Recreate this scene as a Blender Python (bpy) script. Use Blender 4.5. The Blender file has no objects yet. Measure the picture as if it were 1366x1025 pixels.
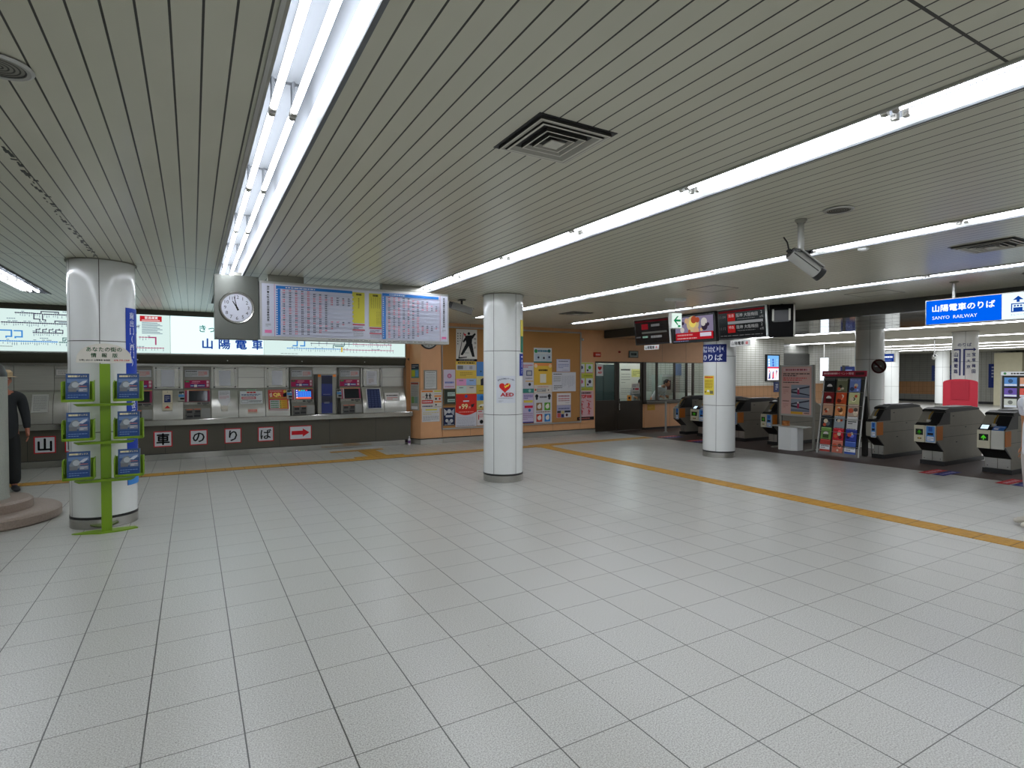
import bpy, bmesh, math, random
from mathutils import Vector, Matrix
random.seed(7)
PI = math.pi
scene = bpy.context.scene
COL = scene.collection
EYE, CEIL = 1.649, 2.873

# ------------------------------------------------------------------ materials
def lin(c):
    c = c / 255.0
    return c / 12.92 if c <= 0.04045 else ((c + 0.055) / 1.055) ** 2.4
def rgb4(c):
    return (lin(c[0]), lin(c[1]), lin(c[2]), 1.0)
MATS = {}
def new_mat(name):
    m = bpy.data.materials.new(name); m.use_nodes = True
    n = m.node_tree.nodes; n.clear()
    out = n.new('ShaderNodeOutputMaterial')
    return m, n, m.node_tree.links, out
def mat(name, c, rough=0.5, metal=0.0, noise=0.08, scale=6.0, spec=0.5, coat=0.0, stretch=None, bump=0.0):
    """painted / metal / stone surface with a faint procedural mottling"""
    if name in MATS: return MATS[name]
    m, n, l, out = new_mat(name)
    b = n.new('ShaderNodeBsdfPrincipled')
    tc = n.new('ShaderNodeTexCoord'); nz = n.new('ShaderNodeTexNoise')
    nz.inputs['Scale'].default_value = scale; nz.inputs['Detail'].default_value = 3
    src = tc.outputs['Object']
    if stretch:
        mp = n.new('ShaderNodeMapping'); mp.inputs['Scale'].default_value = stretch
        l.new(src, mp.inputs['Vector']); src = mp.outputs['Vector']
    l.new(src, nz.inputs['Vector'])
    mx = n.new('ShaderNodeMix'); mx.data_type = 'RGBA'
    k = rgb4(c)
    mx.inputs[6].default_value = (k[0]*(1-noise), k[1]*(1-noise), k[2]*(1-noise), 1)
    mx.inputs[7].default_value = (min(1, k[0]*(1+noise)), min(1, k[1]*(1+noise)), min(1, k[2]*(1+noise)), 1)
    l.new(nz.outputs['Fac'], mx.inputs[0])
    l.new(mx.outputs[2], b.inputs['Base Color'])
    b.inputs['Roughness'].default_value = rough
    b.inputs['Metallic'].default_value = metal
    b.inputs['Specular IOR Level'].default_value = spec
    if coat: b.inputs['Coat Weight'].default_value = coat; b.inputs['Coat Roughness'].default_value = 0.08
    if bump:
        bp = n.new('ShaderNodeBump'); bp.inputs['Strength'].default_value = bump; bp.inputs['Distance'].default_value = 0.01
        l.new(nz.outputs['Fac'], bp.inputs['Height']); l.new(bp.outputs['Normal'], b.inputs['Normal'])
    l.new(b.outputs['BSDF'], out.inputs['Surface'])
    MATS[name] = m
    return m
def ink(c, rough=0.55):
    """printing ink / vinyl of one colour"""
    key = 'ink_%d_%d_%d_%d' % (c[0], c[1], c[2], int(rough*100))
    if key in MATS: return MATS[key]
    m, n, l, out = new_mat(key)
    b = n.new('ShaderNodeBsdfPrincipled')
    b.inputs['Base Color'].default_value = rgb4(c); b.inputs['Roughness'].default_value = rough
    b.inputs['Specular IOR Level'].default_value = 0.25
    l.new(b.outputs['BSDF'], out.inputs['Surface']); MATS[key] = m
    return m
def glow(c, s=1.0):
    """something that gives off light: lamp tube, backlit panel, screen pixel"""
    key = 'glow_%d_%d_%d_%d' % (c[0], c[1], c[2], int(s*100))
    if key in MATS: return MATS[key]
    m, n, l, out = new_mat(key)
    e = n.new('ShaderNodeEmission'); e.inputs['Color'].default_value = rgb4(c); e.inputs['Strength'].default_value = s
    l.new(e.outputs['Emission'], out.inputs['Surface']); MATS[key] = m
    return m

def nmath(n, l, op, a, b=None, c=None):
    q = n.new('ShaderNodeMath'); q.operation = op
    for i, v in enumerate((a, b, c)):
        if v is None: continue
        if isinstance(v, (int, float)): q.inputs[i].default_value = v
        else: l.new(v, q.inputs[i])
    return q.outputs[0]
def line_mask(n, l, coord, off, period, half):
    """1 on a joint line repeated every period, 0 elsewhere"""
    t = nmath(n, l, 'DIVIDE', nmath(n, l, 'SUBTRACT', coord, off), period)
    d = nmath(n, l, 'ABSOLUTE', nmath(n, l, 'SUBTRACT', nmath(n, l, 'FRACT', nmath(n, l, 'ADD', t, 0.5)), 0.5))
    return nmath(n, l, 'LESS_THAN', d, half / period)
def mixc(n, l, fac, a, b):
    mx = n.new('ShaderNodeMix'); mx.data_type = 'RGBA'
    if isinstance(fac, (int, float)): mx.inputs[0].default_value = fac
    else: l.new(fac, mx.inputs[0])
    for i, v in ((6, a), (7, b)):
        if isinstance(v, tuple): mx.inputs[i].default_value = v
        else: l.new(v, mx.inputs[i])
    return mx.outputs[2]
def position(n, l):
    tc = n.new('ShaderNodeTexCoord'); s = n.new('ShaderNodeSeparateXYZ')
    l.new(tc.outputs['Object'], s.inputs[0])
    return tc.outputs['Object'], s.outputs

def floor_material():
    m, n, l, out = new_mat('terrazzo_floor_tiles')
    b = n.new('ShaderNodeBsdfPrincipled'); vec, p = position(n, l)
    lx = line_mask(n, l, p[0], -0.6055, 0.4, 0.0033)
    ly = line_mask(n, l, p[1], 4.017, 0.4, 0.0026)
    sp = n.new('ShaderNodeTexNoise'); sp.inputs['Scale'].default_value = 150; sp.inputs['Detail'].default_value = 2
    l.new(vec, sp.inputs['Vector'])
    r = n.new('ShaderNodeValToRGB'); r.color_ramp.elements[0].position = 0.32; r.color_ramp.elements[1].position = 0.62
    r.color_ramp.elements[0].color = rgb4((146, 144, 137)); r.color_ramp.elements[1].color = rgb4((210, 210, 204))
    l.new(sp.outputs['Fac'], r.inputs[0])
    # rare dark specks
    vo = n.new('ShaderNodeTexVoronoi'); vo.inputs['Scale'].default_value = 12
    l.new(vec, vo.inputs['Vector'])
    dk = nmath(n, l, 'LESS_THAN', vo.outputs['Distance'], 0.05)
    # tile to tile variation and soft wear
    wn = n.new('ShaderNodeTexWhiteNoise'); wn.noise_dimensions = '2D'
    cb = n.new('ShaderNodeCombineXYZ')
    l.new(nmath(n, l, 'FLOOR', nmath(n, l, 'DIVIDE', nmath(n, l, 'SUBTRACT', p[0], -0.6055), 0.4)), cb.inputs[0])
    l.new(nmath(n, l, 'FLOOR', nmath(n, l, 'DIVIDE', nmath(n, l, 'SUBTRACT', p[1], 4.017), 0.4)), cb.inputs[1])
    l.new(cb.outputs[0], wn.inputs['Vector'])
    big = n.new('ShaderNodeTexNoise'); big.inputs['Scale'].default_value = 1.1; l.new(vec, big.inputs['Vector'])
    var = nmath(n, l, 'ADD', nmath(n, l, 'MULTIPLY', wn.outputs['Value'], 0.5), nmath(n, l, 'MULTIPLY', big.outputs['Fac'], 0.5))
    c0 = mixc(n, l, nmath(n, l, 'MULTIPLY', var, 0.22), r.outputs[0], rgb4((176, 170, 158)))
    c1 = mixc(n, l, nmath(n, l, 'MULTIPLY', dk, 0.6), c0, rgb4((80, 74, 68)))
    c2 = mixc(n, l, nmath(n, l, 'MULTIPLY', ly, 0.95), c1, rgb4((74, 70, 62)))
    c3 = mixc(n, l, nmath(n, l, 'MULTIPLY', lx, 0.95), c2, rgb4((48, 46, 40)))
    l.new(c3, b.inputs['Base Color'])
    b.inputs['Roughness'].default_value = 0.32; b.inputs['Specular IOR Level'].default_value = 0.95
    l.new(b.outputs[0], out.inputs[0]); MATS['floor'] = m
    return m
def ceiling_material():
    m, n, l, out = new_mat('ceiling_planks')
    b = n.new('ShaderNodeBsdfPrincipled'); vec, p = position(n, l)
    g = line_mask(n, l, p[0], 0.043, 0.0995, 0.0042)
    j = line_mask(n, l, p[1], 7.5, 6.53, 0.006)
    nz = n.new('ShaderNodeTexNoise'); nz.inputs['Scale'].default_value = 1.3; l.new(vec, nz.inputs['Vector'])
    base = mixc(n, l, nz.outputs['Fac'], rgb4((190, 189, 172)), rgb4((204, 203, 186)))
    c = mixc(n, l, nmath(n, l, 'MAXIMUM', g, j), base, rgb4((38, 37, 30)))
    l.new(c, b.inputs['Base Color'])
    b.inputs['Roughness'].default_value = 0.3; b.inputs['Specular IOR Level'].default_value = 0.4
    bp = n.new('ShaderNodeBump'); bp.inputs['Strength'].default_value = 0.5; bp.inputs['Distance'].default_value = 0.006; bp.invert = True
    l.new(g, bp.inputs['Height']); l.new(bp.outputs[0], b.inputs['Normal'])
    l.new(b.outputs[0], out.inputs[0]); MATS['ceiling'] = m
    return m
def tile_material(name, c, joint, w, h, rough=0.25):
    """wall tiles: joints along x+y and z"""
    m, n, l, out = new_mat(name)
    b = n.new('ShaderNodeBsdfPrincipled'); vec, p = position(n, l)
    u = nmath(n, l, 'ADD', p[0], p[1])
    k = nmath(n, l, 'MAXIMUM', line_mask(n, l, u, 0.0, w, 0.006), line_mask(n, l, p[2], 0.0, h, 0.005))
    nz = n.new('ShaderNodeTexNoise'); nz.inputs['Scale'].default_value = 2.5; l.new(vec, nz.inputs['Vector'])
    kk = rgb4(c)
    base = mixc(n, l, nz.outputs['Fac'], (kk[0]*.88, kk[1]*.88, kk[2]*.88, 1), (min(1, kk[0]*1.1), min(1, kk[1]*1.1), min(1, kk[2]*1.1), 1))
    l.new(mixc(n, l, k, base, rgb4(joint)), b.inputs['Base Color'])
    b.inputs['Roughness'].default_value = rough
    l.new(b.outputs[0], out.inputs[0]); MATS[name] = m
    return m
def paving_material():
    m, n, l, out = new_mat('tactile_paving_yellow')
    b = n.new('ShaderNodeBsdfPrincipled'); vec, p = position(n, l)
    nz = n.new('ShaderNodeTexNoise'); nz.inputs['Scale'].default_value = 14; l.new(vec, nz.inputs['Vector'])
    j = nmath(n, l, 'MAXIMUM', line_mask(n, l, p[0], 6.775, 0.3, 0.004), line_mask(n, l, p[1], 10.68, 0.3, 0.004))
    c = mixc(n, l, nz.outputs['Fac'], rgb4((168, 118, 30)), rgb4((214, 162, 56)))
    l.new(mixc(n, l, j, c, rgb4((90, 64, 24))), b.inputs['Base Color'])
    d = nmath(n, l, 'MULTIPLY', nmath(n, l, 'ABSOLUTE', nmath(n, l, 'SINE', nmath(n, l, 'MULTIPLY', p[0], 52.36))),
              nmath(n, l, 'ABSOLUTE', nmath(n, l, 'SINE', nmath(n, l, 'MULTIPLY', p[1], 52.36))))
    bp = n.new('ShaderNodeBump'); bp.inputs['Strength'].default_value = 0.6; bp.inputs['Distance'].default_value = 0.005
    l.new(d, bp.inputs['Height']); l.new(bp.outputs[0], b.inputs['Normal'])
    b.inputs['Roughness'].default_value = 0.5
    l.new(b.outputs[0], out.inputs[0]); MATS['tactile'] = m
    return m
def glass_material():
    m, n, l, out = new_mat('window_glass')
    t = n.new('ShaderNodeBsdfTransparent'); t.inputs[0].default_value = (.88, .92, .9, 1)
    g = n.new('ShaderNodeBsdfGlossy'); g.inputs['Roughness'].default_value = 0.03
    f = n.new('ShaderNodeFresnel'); f.inputs[0].default_value = 1.45
    ge = n.new('ShaderNodeNewGeometry'); mx = n.new('ShaderNodeMixShader'); l.new(nmath(n, l, 'MULTIPLY', f.outputs[0], nmath(n, l, 'SUBTRACT', 1.0, ge.outputs['Backfacing'])), mx.inputs[0]); l.new(t.outputs[0], mx.inputs[1]); l.new(g.outputs[0], mx.inputs[2])
    l.new(mx.outputs[0], out.inputs[0]); MATS['glass'] = m
    return m
CEILF = mat('far_ceiling_paint', (170, 168, 156), 0.7, 0, 0.06, 1, spec=0.2)
FLOOR, CEILM, TACT, GLASS = floor_material(), ceiling_material(), paving_material(), glass_material()
WTILE = tile_material('white_wall_tile', (176, 176, 168), (110, 108, 100), 0.22, 0.075)
BTILE = tile_material('brown_wall_tile', (150, 112, 78), (110, 84, 60), 0.22, 0.3)
DTILE = tile_material('grey_wall_tile', (120, 120, 114), (84, 84, 80), 0.4, 0.12)
TROUGH = mat('lamp_reflector', (112, 115, 118), 0.7, noise=0.03, spec=0.1)
WHITE = mat('white_panel_gloss', (226, 228, 226), 0.14, noise=0.03, scale=2)
WHITEM = mat('white_enamel', (228, 230, 228), 0.35, noise=0.02)
STEEL = mat('brushed_steel', (176, 174, 168), 0.3, 0.85, 0.1, 4, stretch=(1, 1, 30))
STEELD = mat('brushed_steel_panel', (196, 194, 186), 0.22, 0.6, 0.12, 3, stretch=(1, 1, 22))
STEELM = mat('polished_steel', (170, 168, 162), 0.12, 0.9, 0.06, 3)
ALU = mat('aluminium', (180, 180, 176), 0.38, 0.6, 0.05)
DBROWN = mat('dark_brown_panel', (84, 80, 68), 0.45, 0, 0.1, 3)
DARK = mat('near_black_plastic', (26, 26, 26), 0.4, noise=0.15)
DGREY = mat('dark_grey_metal', (66, 66, 62), 0.45, 0.3, 0.12)
GREYM = mat('warm_grey_metal', (146, 144, 134), 0.36, 0.3, 0.1)
ORANGE = mat('orange_wall_panel', (218, 164, 118), 0.45, 0, 0.06, 5)
CORK = mat('cork_board', (176, 128, 74), 0.8, 0, 0.14, 60)
GREEN = mat('lime_green_steel', (122, 158, 22), 0.42, 0, 0.05)
DOORB = mat('dark_brown_door', (50, 42, 32), 0.4, 0, 0.12)
SOFFIT = mat('polished_dark_stone', (44, 44, 42), 0.06, 0, 0.15, 2, spec=0.7)
BEAMF = mat('dark_beam_paint', (58, 57, 52), 0.5, 0, 0.1, 2)
MATD = mat('dark_floor_mat', (72, 56, 48), 0.6, 0, 0.2, 30)
STONE = mat('brown_granite', (150, 134, 122), 0.4, 0, 0.3, 60)
TERRA = mat('grey_terrazzo', (160, 164, 154), 0.4, 0, 0.16, 70)

# ------------------------------------------------------------------ mesh building
TEXT_CACHE = {}
_cu = bpy.data.curves.new('lettering_source', 'FONT'); _to = bpy.data.objects.new('lettering_source', _cu); COL.objects.link(_to)
_cu.resolution_u = 2
def textmesh(s, bold):
    key = (s, bold)
    if key in TEXT_CACHE: return TEXT_CACHE[key]
    _cu.body = s; _cu.size = 1.0; _cu.offset = bold
    dg = bpy.context.evaluated_depsgraph_get(); dg.update()
    ev = _to.evaluated_get(dg); me = ev.to_mesh()
    v = [(p.co.x, p.co.y) for p in me.vertices]; f = [tuple(p.vertices) for p in me.polygons]
    ev.to_mesh_clear()
    if v:
        x0 = min(a for a, _ in v); x1 = max(a for a, _ in v); y0 = min(b for _, b in v); y1 = max(b for _, b in v)
    else: x0 = x1 = y0 = y1 = 0
    TEXT_CACHE[key] = (v, f, (x0, x1, y0, y1))
    return TEXT_CACHE[key]

class MB:
    def __init__(s): s.v, s.f, s.mi, s.mats = [], [], [], []
    def m(s, m):
        if isinstance(m, tuple): m = ink(m)
        if m not in s.mats: s.mats.append(m)
        return s.mats.index(m)
    def add(s, vs, fs, m):
        o = len(s.v); k = s.m(m); s.v += [tuple(p) for p in vs]
        for f in fs: s.f.append(tuple(i + o for i in f)); s.mi.append(k)
        return s
    def quad(s, a, b, c, d, m): return s.add([a, b, c, d], [(0, 1, 2, 3)], m)
    def poly(s, pts, m): return s.add(pts, [tuple(range(len(pts)))], m)
    def box(s, x0, x1, y0, y1, z0, z1, m):
        vs = [(x, y, z) for z in (z0, z1) for y in (y0, y1) for x in (x0, x1)]
        return s.add(vs, [(0, 2, 3, 1), (4, 5, 7, 6), (0, 1, 5, 4), (2, 6, 7, 3), (0, 4, 6, 2), (1, 3, 7, 5)], m)
    def prism(s, pts, lo, hi, m, axis='x'):
        """closed outline pts (a,b) swept along axis: x -> (y,z), y -> (x,z), z -> (x,y)"""
        def P(t, a, b): return (t, a, b) if axis == 'x' else (a, t, b) if axis == 'y' else (a, b, t)
        n = len(pts); vs = [P(lo, a, b) for a, b in pts] + [P(hi, a, b) for a, b in pts]
        fs = [(i, (i + 1) % n, n + (i + 1) % n, n + i) for i in range(n)] + [tuple(range(n))[::-1], tuple(range(n, 2 * n))]
        return s.add(vs, fs, m)
    def tube(s, pts, r, m, seg=10, r2=None, caps=True):
        pts = [Vector(p) for p in pts]; n = len(pts); vs, fs = [], []
        for i, p in enumerate(pts):
            d = (pts[min(i + 1, n - 1)] - pts[max(i - 1, 0)]).normalized()
            up = Vector((0, 0, 1)) if abs(d.z) < 0.9 else Vector((1, 0, 0))
            a = d.cross(up).normalized(); b = d.cross(a)
            rr = r if r2 is None else r + (r2 - r) * i / (n - 1)
            for k in range(seg):
                t = 2 * PI * k / seg; vs.append(p + a * math.cos(t) * rr + b * math.sin(t) * rr)
        for i in range(n - 1):
            for k in range(seg): fs.append((i*seg+k, i*seg+(k+1) % seg, (i+1)*seg+(k+1) % seg, (i+1)*seg+k))
        if caps: fs += [tuple(range(seg))[::-1], tuple(range((n-1)*seg, n*seg))]
        return s.add(vs, fs, m)
    def lathe(s, prof, m, c=(0, 0, 0), seg=40):
        vs, fs = [], []; n = len(prof)
        for r, z in prof:
            for k in range(seg):
                t = 2 * PI * k / seg; vs.append((c[0] + r*math.cos(t), c[1] + r*math.sin(t), c[2] + z))
        for i in range(n - 1):
            for k in range(seg): fs.append((i*seg+k, i*seg+(k+1) % seg, (i+1)*seg+(k+1) % seg, (i+1)*seg+k))
        return s.add(vs, fs, m)
    def ball(s, c, rx, ry, rz, m, seg=16, rings=10):
        vs, fs = [], []
        for i in range(rings + 1):
            a = PI * i / rings
            for k in range(seg):
                t = 2*PI*k/seg; vs.append((c[0] + rx*math.sin(a)*math.cos(t), c[1] + ry*math.sin(a)*math.sin(t), c[2] + rz*math.cos(a)))
        for i in range(rings):
            for k in range(seg): fs.append((i*seg+k, (i+1)*seg+k, (i+1)*seg+(k+1) % seg, i*seg+(k+1) % seg))
        return s.add(vs, fs, m)
    # flat print on a face that looks along -y at depth y
    def frect(s, x0, x1, z0, z1, y, m, seg=1):
        for i in range(seg):
            a = x0 + (x1-x0)*i/seg; b = x0 + (x1-x0)*(i+1)/seg
            s.quad((a, y, z0), (b, y, z0), (b, y, z1), (a, y, z1), m)
        return s
    def fdisc(s, x, z, r, y, m, seg=24, rz=None):
        rz = rz or r
        return s.poly([(x + r*math.cos(2*PI*k/seg), y, z + rz*math.sin(2*PI*k/seg)) for k in range(seg)], m)
    def fring(s, x, z, r0, r1, y, m, seg=28):
        vs = []
        for k in range(seg):
            t = 2*PI*k/seg
            vs += [(x + r0*math.cos(t), y, z + r0*math.sin(t)), (x + r1*math.cos(t), y, z + r1*math.sin(t))]
        return s.add(vs, [(2*k, 2*k+1, (2*k+3) % (2*seg), (2*k+2) % (2*seg)) for k in range(seg)], m)
    def ftext(s, t, x0, x1, z0, z1, y, m, bold=0.0, fill=False, ang=0.0):
        heavy = 0.0
        if any('\u4e00' <= ch <= '\u9fff' for ch in t): heavy = bold*.8; bold = 0.0
        elif any(ord(ch) > 0x3000 for ch in t): bold = min(bold, .018)
        v, f, (a, b, c, d) = textmesh(t, bold)
        if not v: return s
        kx = (x1-x0)/max(b-a, 1e-6); kz = (z1-z0)/max(d-c, 1e-6)
        if not fill: kx = kz = min(kx, kz)
        cx, cz = (x0+x1)/2, (z0+z1)/2; ca, sa = math.cos(ang), math.sin(ang)
        if heavy > .012:       # thicker strokes: the same glyph printed again a hair to each side
            for dx, dz in ((heavy, 0), (-heavy, 0), (0, heavy), (0, -heavy)):
                s.add([(cx + ((p-(a+b)/2+dx)*kx)*ca - ((q-(c+d)/2+dz)*kz)*sa, y, cz + ((p-(a+b)/2+dx)*kx)*sa + ((q-(c+d)/2+dz)*kz)*ca) for p, q in v], f, m)
        P = []
        for p, q in v:
            u, w = (p-(a+b)/2)*kx, (q-(c+d)/2)*kz
            P.append((cx + u*ca - w*sa, y, cz + u*sa + w*ca))
        return s.add(P, f, m)
    def fvtext(s, t, x0, x1, z0, z1, y, m, bold=0.0):
        n = len(t); h = (z1-z0)/n
        for i, ch in enumerate(t):
            if ch.strip(): s.ftext(ch, x0, x1, z1-(i+1)*h+h*.07, z1-i*h-h*.07, y, m, bold)
        return s
    def wrap(s, R):
        """bend a sheet drawn in the x-z plane (y<0 in front) round a column of radius R centred on the local origin"""
        o = []
        for x, y, z in s.v:
            t = x / R; r = R - y
            o.append((r*math.sin(t), -r*math.cos(t), z))
        s.v = o; return s
    def build(s, name, parent=None, smooth=False, bevel=0.0, loc=None, rot=None):
        me = bpy.data.meshes.new(name); me.from_pydata(s.v, [], s.f)
        for m in s.mats: me.materials.append(m)
        me.polygons.foreach_set('material_index', s.mi); me.update()
        if smooth:
            me.shade_smooth(); me.set_sharp_from_angle(angle=0.7)
        o = bpy.data.objects.new(name, me); COL.objects.link(o)
        if parent: o.parent = parent
        if loc: o.location = loc
        if rot is not None: o.rotation_euler = rot if isinstance(rot, tuple) else (0, 0, rot)
        if bevel:
            b = o.modifiers.new('edge', 'BEVEL'); b.width = bevel; b.segments = 2; b.limit_method = 'ANGLE'; b.angle_limit = 0.6
        return o
def tag(o, label, cat, group=None, kind=None):
    o['label'] = label; o['category'] = cat
    if group: o['group'] = group
    if kind: o['kind'] = kind
    return o
def thing(name, label, cat, loc=(0, 0, 0), rot=0.0, group=None, kind=None):
    o = bpy.data.objects.new(name, None); COL.objects.link(o); o.empty_display_size = 0.1
    o.location = loc; o.rotation_euler = rot if isinstance(rot, tuple) else (0, 0, rot)
    return tag(o, label, cat, group, kind)
def struct(name, mb, label=None, cat=None, **k):
    o = mb.build(name, **k); o['kind'] = 'structure'
    if label: o['label'] = label; o['category'] = cat
    return o
def dup(root, loc, label, rot=None, group=None):
    r = root.copy(); COL.objects.link(r); r.location = loc; r['label'] = label
    if rot is not None: r.rotation_euler = (0, 0, rot)
    if group: r['group'] = group
    for ch in list(root.children):
        c = ch.copy(); COL.objects.link(c); c.parent = r
        for g in ch.children:
            d = g.copy(); COL.objects.link(d); d.parent = c
    return r
EAST = -PI/2        # front looks towards the hall from the gate side (world -x)

class Sheet(MB):
    """printed sheet centred on its origin, front at -t; fractions run from the top left corner"""
    def __init__(s, w, h, bg, t=0.004, edge=None, seg=1):
        super().__init__(); s.w, s.h, s.y, s.seg = w, h, -t, seg
        if t > 0:
            for i in range(seg):
                s.box(-w/2 + w*i/seg, -w/2 + w*(i+1)/seg, -t+0.0005, 0, -h/2, h/2, edge or bg)
        s.frect(-w/2, w/2, -h/2, h/2, s.y, bg, seg)
    def n(s): s.y -= 0.0007; return s.y
    def X(s, u): return (u-0.5)*s.w
    def Z(s, v): return (0.5-v)*s.h
    def R(s, x0, y0, x1, y1, c):
        k = max(1, int(round(s.seg*(x1-x0))))
        s.frect(s.X(x0), s.X(x1), s.Z(y1), s.Z(y0), s.n(), c, k); return s
    def F(s, x0, y0, x1, y1, c, t=0.012):
        """outline"""
        tx, tz = t/s.w, t/s.h
        s.R(x0, y0, x1, y0+tz, c); s.R(x0, y1-tz, x1, y1, c); s.R(x0, y0, x0+tx, y1, c); s.R(x1-tx, y0, x1, y1, c); return s
    def T(s, t, x0, y0, x1, y1, c, bold=0.02, fill=False, ang=0):
        s.ftext(t, s.X(x0), s.X(x1), s.Z(y1), s.Z(y0), s.n(), c, bold, fill, ang); return s
    def V(s, t, x0, y0, x1, y1, c, bold=0.02):
        s.fvtext(t, s.X(x0), s.X(x1), s.Z(y1), s.Z(y0), s.n(), c, bold); return s
    def L(s, x0, y0, x1, y1, n, c, th=0.45, seed=1, gap=True):
        """n lines of small print"""
        r = random.Random(seed*31 + n); y = s.n(); dz = (y1-y0)/n
        for i in range(n):
            a = x0
            end = x1 if (i < n-1 or n == 1) else x0 + (x1-x0)*r.uniform(.45, .95)
            while a < end:
                b = min(end, a + (x1-x0)*(r.uniform(.05, .16) if gap else 9))
                s.frect(s.X(a), s.X(b), s.Z(y0+dz*(i+.5+th/2)), s.Z(y0+dz*(i+.5-th/2)), y, c); a = b + (x1-x0)*.025
        return s
    def D(s, x, y, r, c, rz=None): s.fdisc(s.X(x), s.Z(y), r, s.n(), c, 20, rz); return s
    def O(s, x, y, r0, r1, c): s.fring(s.X(x), s.Z(y), r0, r1, s.n(), c); return s
    def P(s, pts, c):
        y = s.n(); s.poly([(s.X(a), y, s.Z(b)) for a, b in pts], c); return s
    def man(s, x, y, h, c, lean=0.0):
        """pictogram figure, head top at (x,y), height h (fractions of sheet height)"""
        q = h*s.h/s.w
        s.D(x, y+h*.09, h*s.h*.09, c)
        s.P([(x-q*.13, y+h*.2), (x-q*.1+lean*q, y+h*.58), (x+q*.1+lean*q, y+h*.58), (x+q*.13, y+h*.2)], c)
        s.P([(x-q*.1, y+h*.55), (x-q*.22, y+h), (x-q*.1, y+h), (x+q*.02, y+h*.58)], c)
        s.P([(x+q*.1, y+h*.55), (x+q*.22, y+h), (x+q*.1, y+h), (x-q*.02, y+h*.58)], c)
        s.P([(x-q*.12, y+h*.22), (x-q*.3, y+h*.42), (x-q*.25, y+h*.46), (x-q*.08, y+h*.32)], c)
        s.P([(x+q*.12, y+h*.22), (x+q*.3, y+h*.42), (x+q*.25, y+h*.46), (x+q*.08, y+h*.32)], c)
        return s
    def heart(s, x, y, r, c):
        pts = []
        for k in range(28):
            t = 2*PI*k/28
            a = 16*math.sin(t)**3; b = 13*math.cos(t)-5*math.cos(2*t)-2*math.cos(3*t)-math.cos(4*t)
            pts.append((x + a/16*r/s.w, y - b/16*r/s.h))
        s.P(pts[::-1], c); return s
    def arrow(s, x0, y0, x1, y1, c):
        """arrow that fills the box and points right"""
        xm = x0 + (x1-x0)*.62; ym = (y0+y1)/2; q = (y1-y0)*.24
        s.P([(x0, ym-q), (x0, ym+q), (xm, ym+q), (xm, y1), (x1, ym), (xm, y0), (xm, ym-q)], c); return s
# ------------------------------------------------------------------ the setting
b = MB(); b.quad((-8, -8, 0), (46, -8, 0), (46, 32, 0), (-8, 32, 0), FLOOR); struct('floor', b)
b = MB(); b.prism([(10.28, 12.55), (10.86, 3.4), (11.3, -3.5), (13.05, -3.5), (13.05, 12.55)], 0, 0.003, MATD, 'z')
struct('floor_mat', b, 'dark brown floor strip under the row of ticket gates', 'floor')
def paving(name, boxes, label):
    b = MB()
    for x0, x1, y0, y1 in boxes: b.box(x0, x1, y0, y1, 0, 0.005, TACT)
    struct(name, b, label, 'tactile paving')
paving('floor_paving', [(-7.5, 6.72, 10.68, 10.98), (6.72, 7.12, 10.6, 11.05), (2.75, 3.75, 11.0, 11.15), (3.05, 3.42, 11.15, 12.02), (2.5, 3.62, 12.02, 12.2)],
       'yellow tactile paving strip running along the ticket machine wall')
paving('floor_paving', [(6.78, 7.08, -7.5, 10.6)], 'yellow tactile paving strip crossing the hall in front of the gates')
paving('floor_paving', [(7.12, 10.3, 10.75, 11.05)], 'short yellow tactile strip leading to the staff office counter')
paving('floor_paving', [(19.6, 19.9, -2, 20)], 'thin yellow tactile strip on the far concourse floor')

ROWS = {0: (-2.16, 10.95), 1: (0.265, 11.05), 2: (2.79, 11.05), 3: (5.29, 11.1), 4: (7.89, 11.25)}   # left lip x, far end y
TW, Y0 = 0.30, -7.6
FACE = 10.05
b = MB(); xs = [-8.0]
for i in range(5): xs += [ROWS[i][0], ROWS[i][0] + TW]
xs.append(FACE)
for k in range(0, len(xs), 2): b.quad((xs[k], -8, CEIL), (xs[k], 13.4, CEIL), (xs[k+1], 13.4, CEIL), (xs[k+1], -8, CEIL), CEILM)
for i in range(5):
    x = ROWS[i][0]
    b.quad((x, ROWS[i][1], CEIL), (x, 13.4, CEIL), (x+TW, 13.4, CEIL), (x+TW, ROWS[i][1], CEIL), CEILM)
    b.quad((x, -8, CEIL), (x, Y0, CEIL), (x+TW, Y0, CEIL), (x+TW, -8, CEIL), CEILM)
b.quad((13.3, -8, CEIL), (13.3, 32, CEIL), (46, 32, CEIL), (46, -8, CEIL), CEILF)
struct('ceiling', b)
for i in range(5):
    x, ye = ROWS[i]; t = MB(); zt = CEIL + 0.185
    t.box(x-0.004, x+0.012, Y0, ye, CEIL-0.012, CEIL+0.02, ALU)                 # left lip
    t.box(x+0.012, x+0.026, Y0, ye, CEIL-0.004, CEIL+0.03, GREYM)
    t.quad((x, Y0, CEIL), (x+.014, Y0, zt), (x+.014, ye, zt), (x, ye, CEIL), TROUGH)
    t.quad((x+.01, Y0, zt), (x+.236, Y0, zt), (x+.236, ye, zt), (x+.01, ye, zt), TROUGH)
    t.quad((x+.236, Y0, zt), (x+.24, Y0, CEIL+.035), (x+.24, ye, CEIL+.035), (x+.236, ye, zt), TROUGH)
    t.quad((x+.24, Y0, CEIL+.035), (x+.285, Y0, CEIL), (x+.285, ye, CEIL), (x+.24, ye, CEIL+.035), WHITEM)
    t.box(x+.283, x+TW+.004, Y0, ye, CEIL-0.008, CEIL+0.01, TROUGH)             # right lip
    t.quad((x, ye, CEIL), (x, ye, zt), (x+TW, ye, zt), (x+TW, ye, CEIL), TROUGH)
    struct('trim_%d' % (i+1), t)
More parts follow.
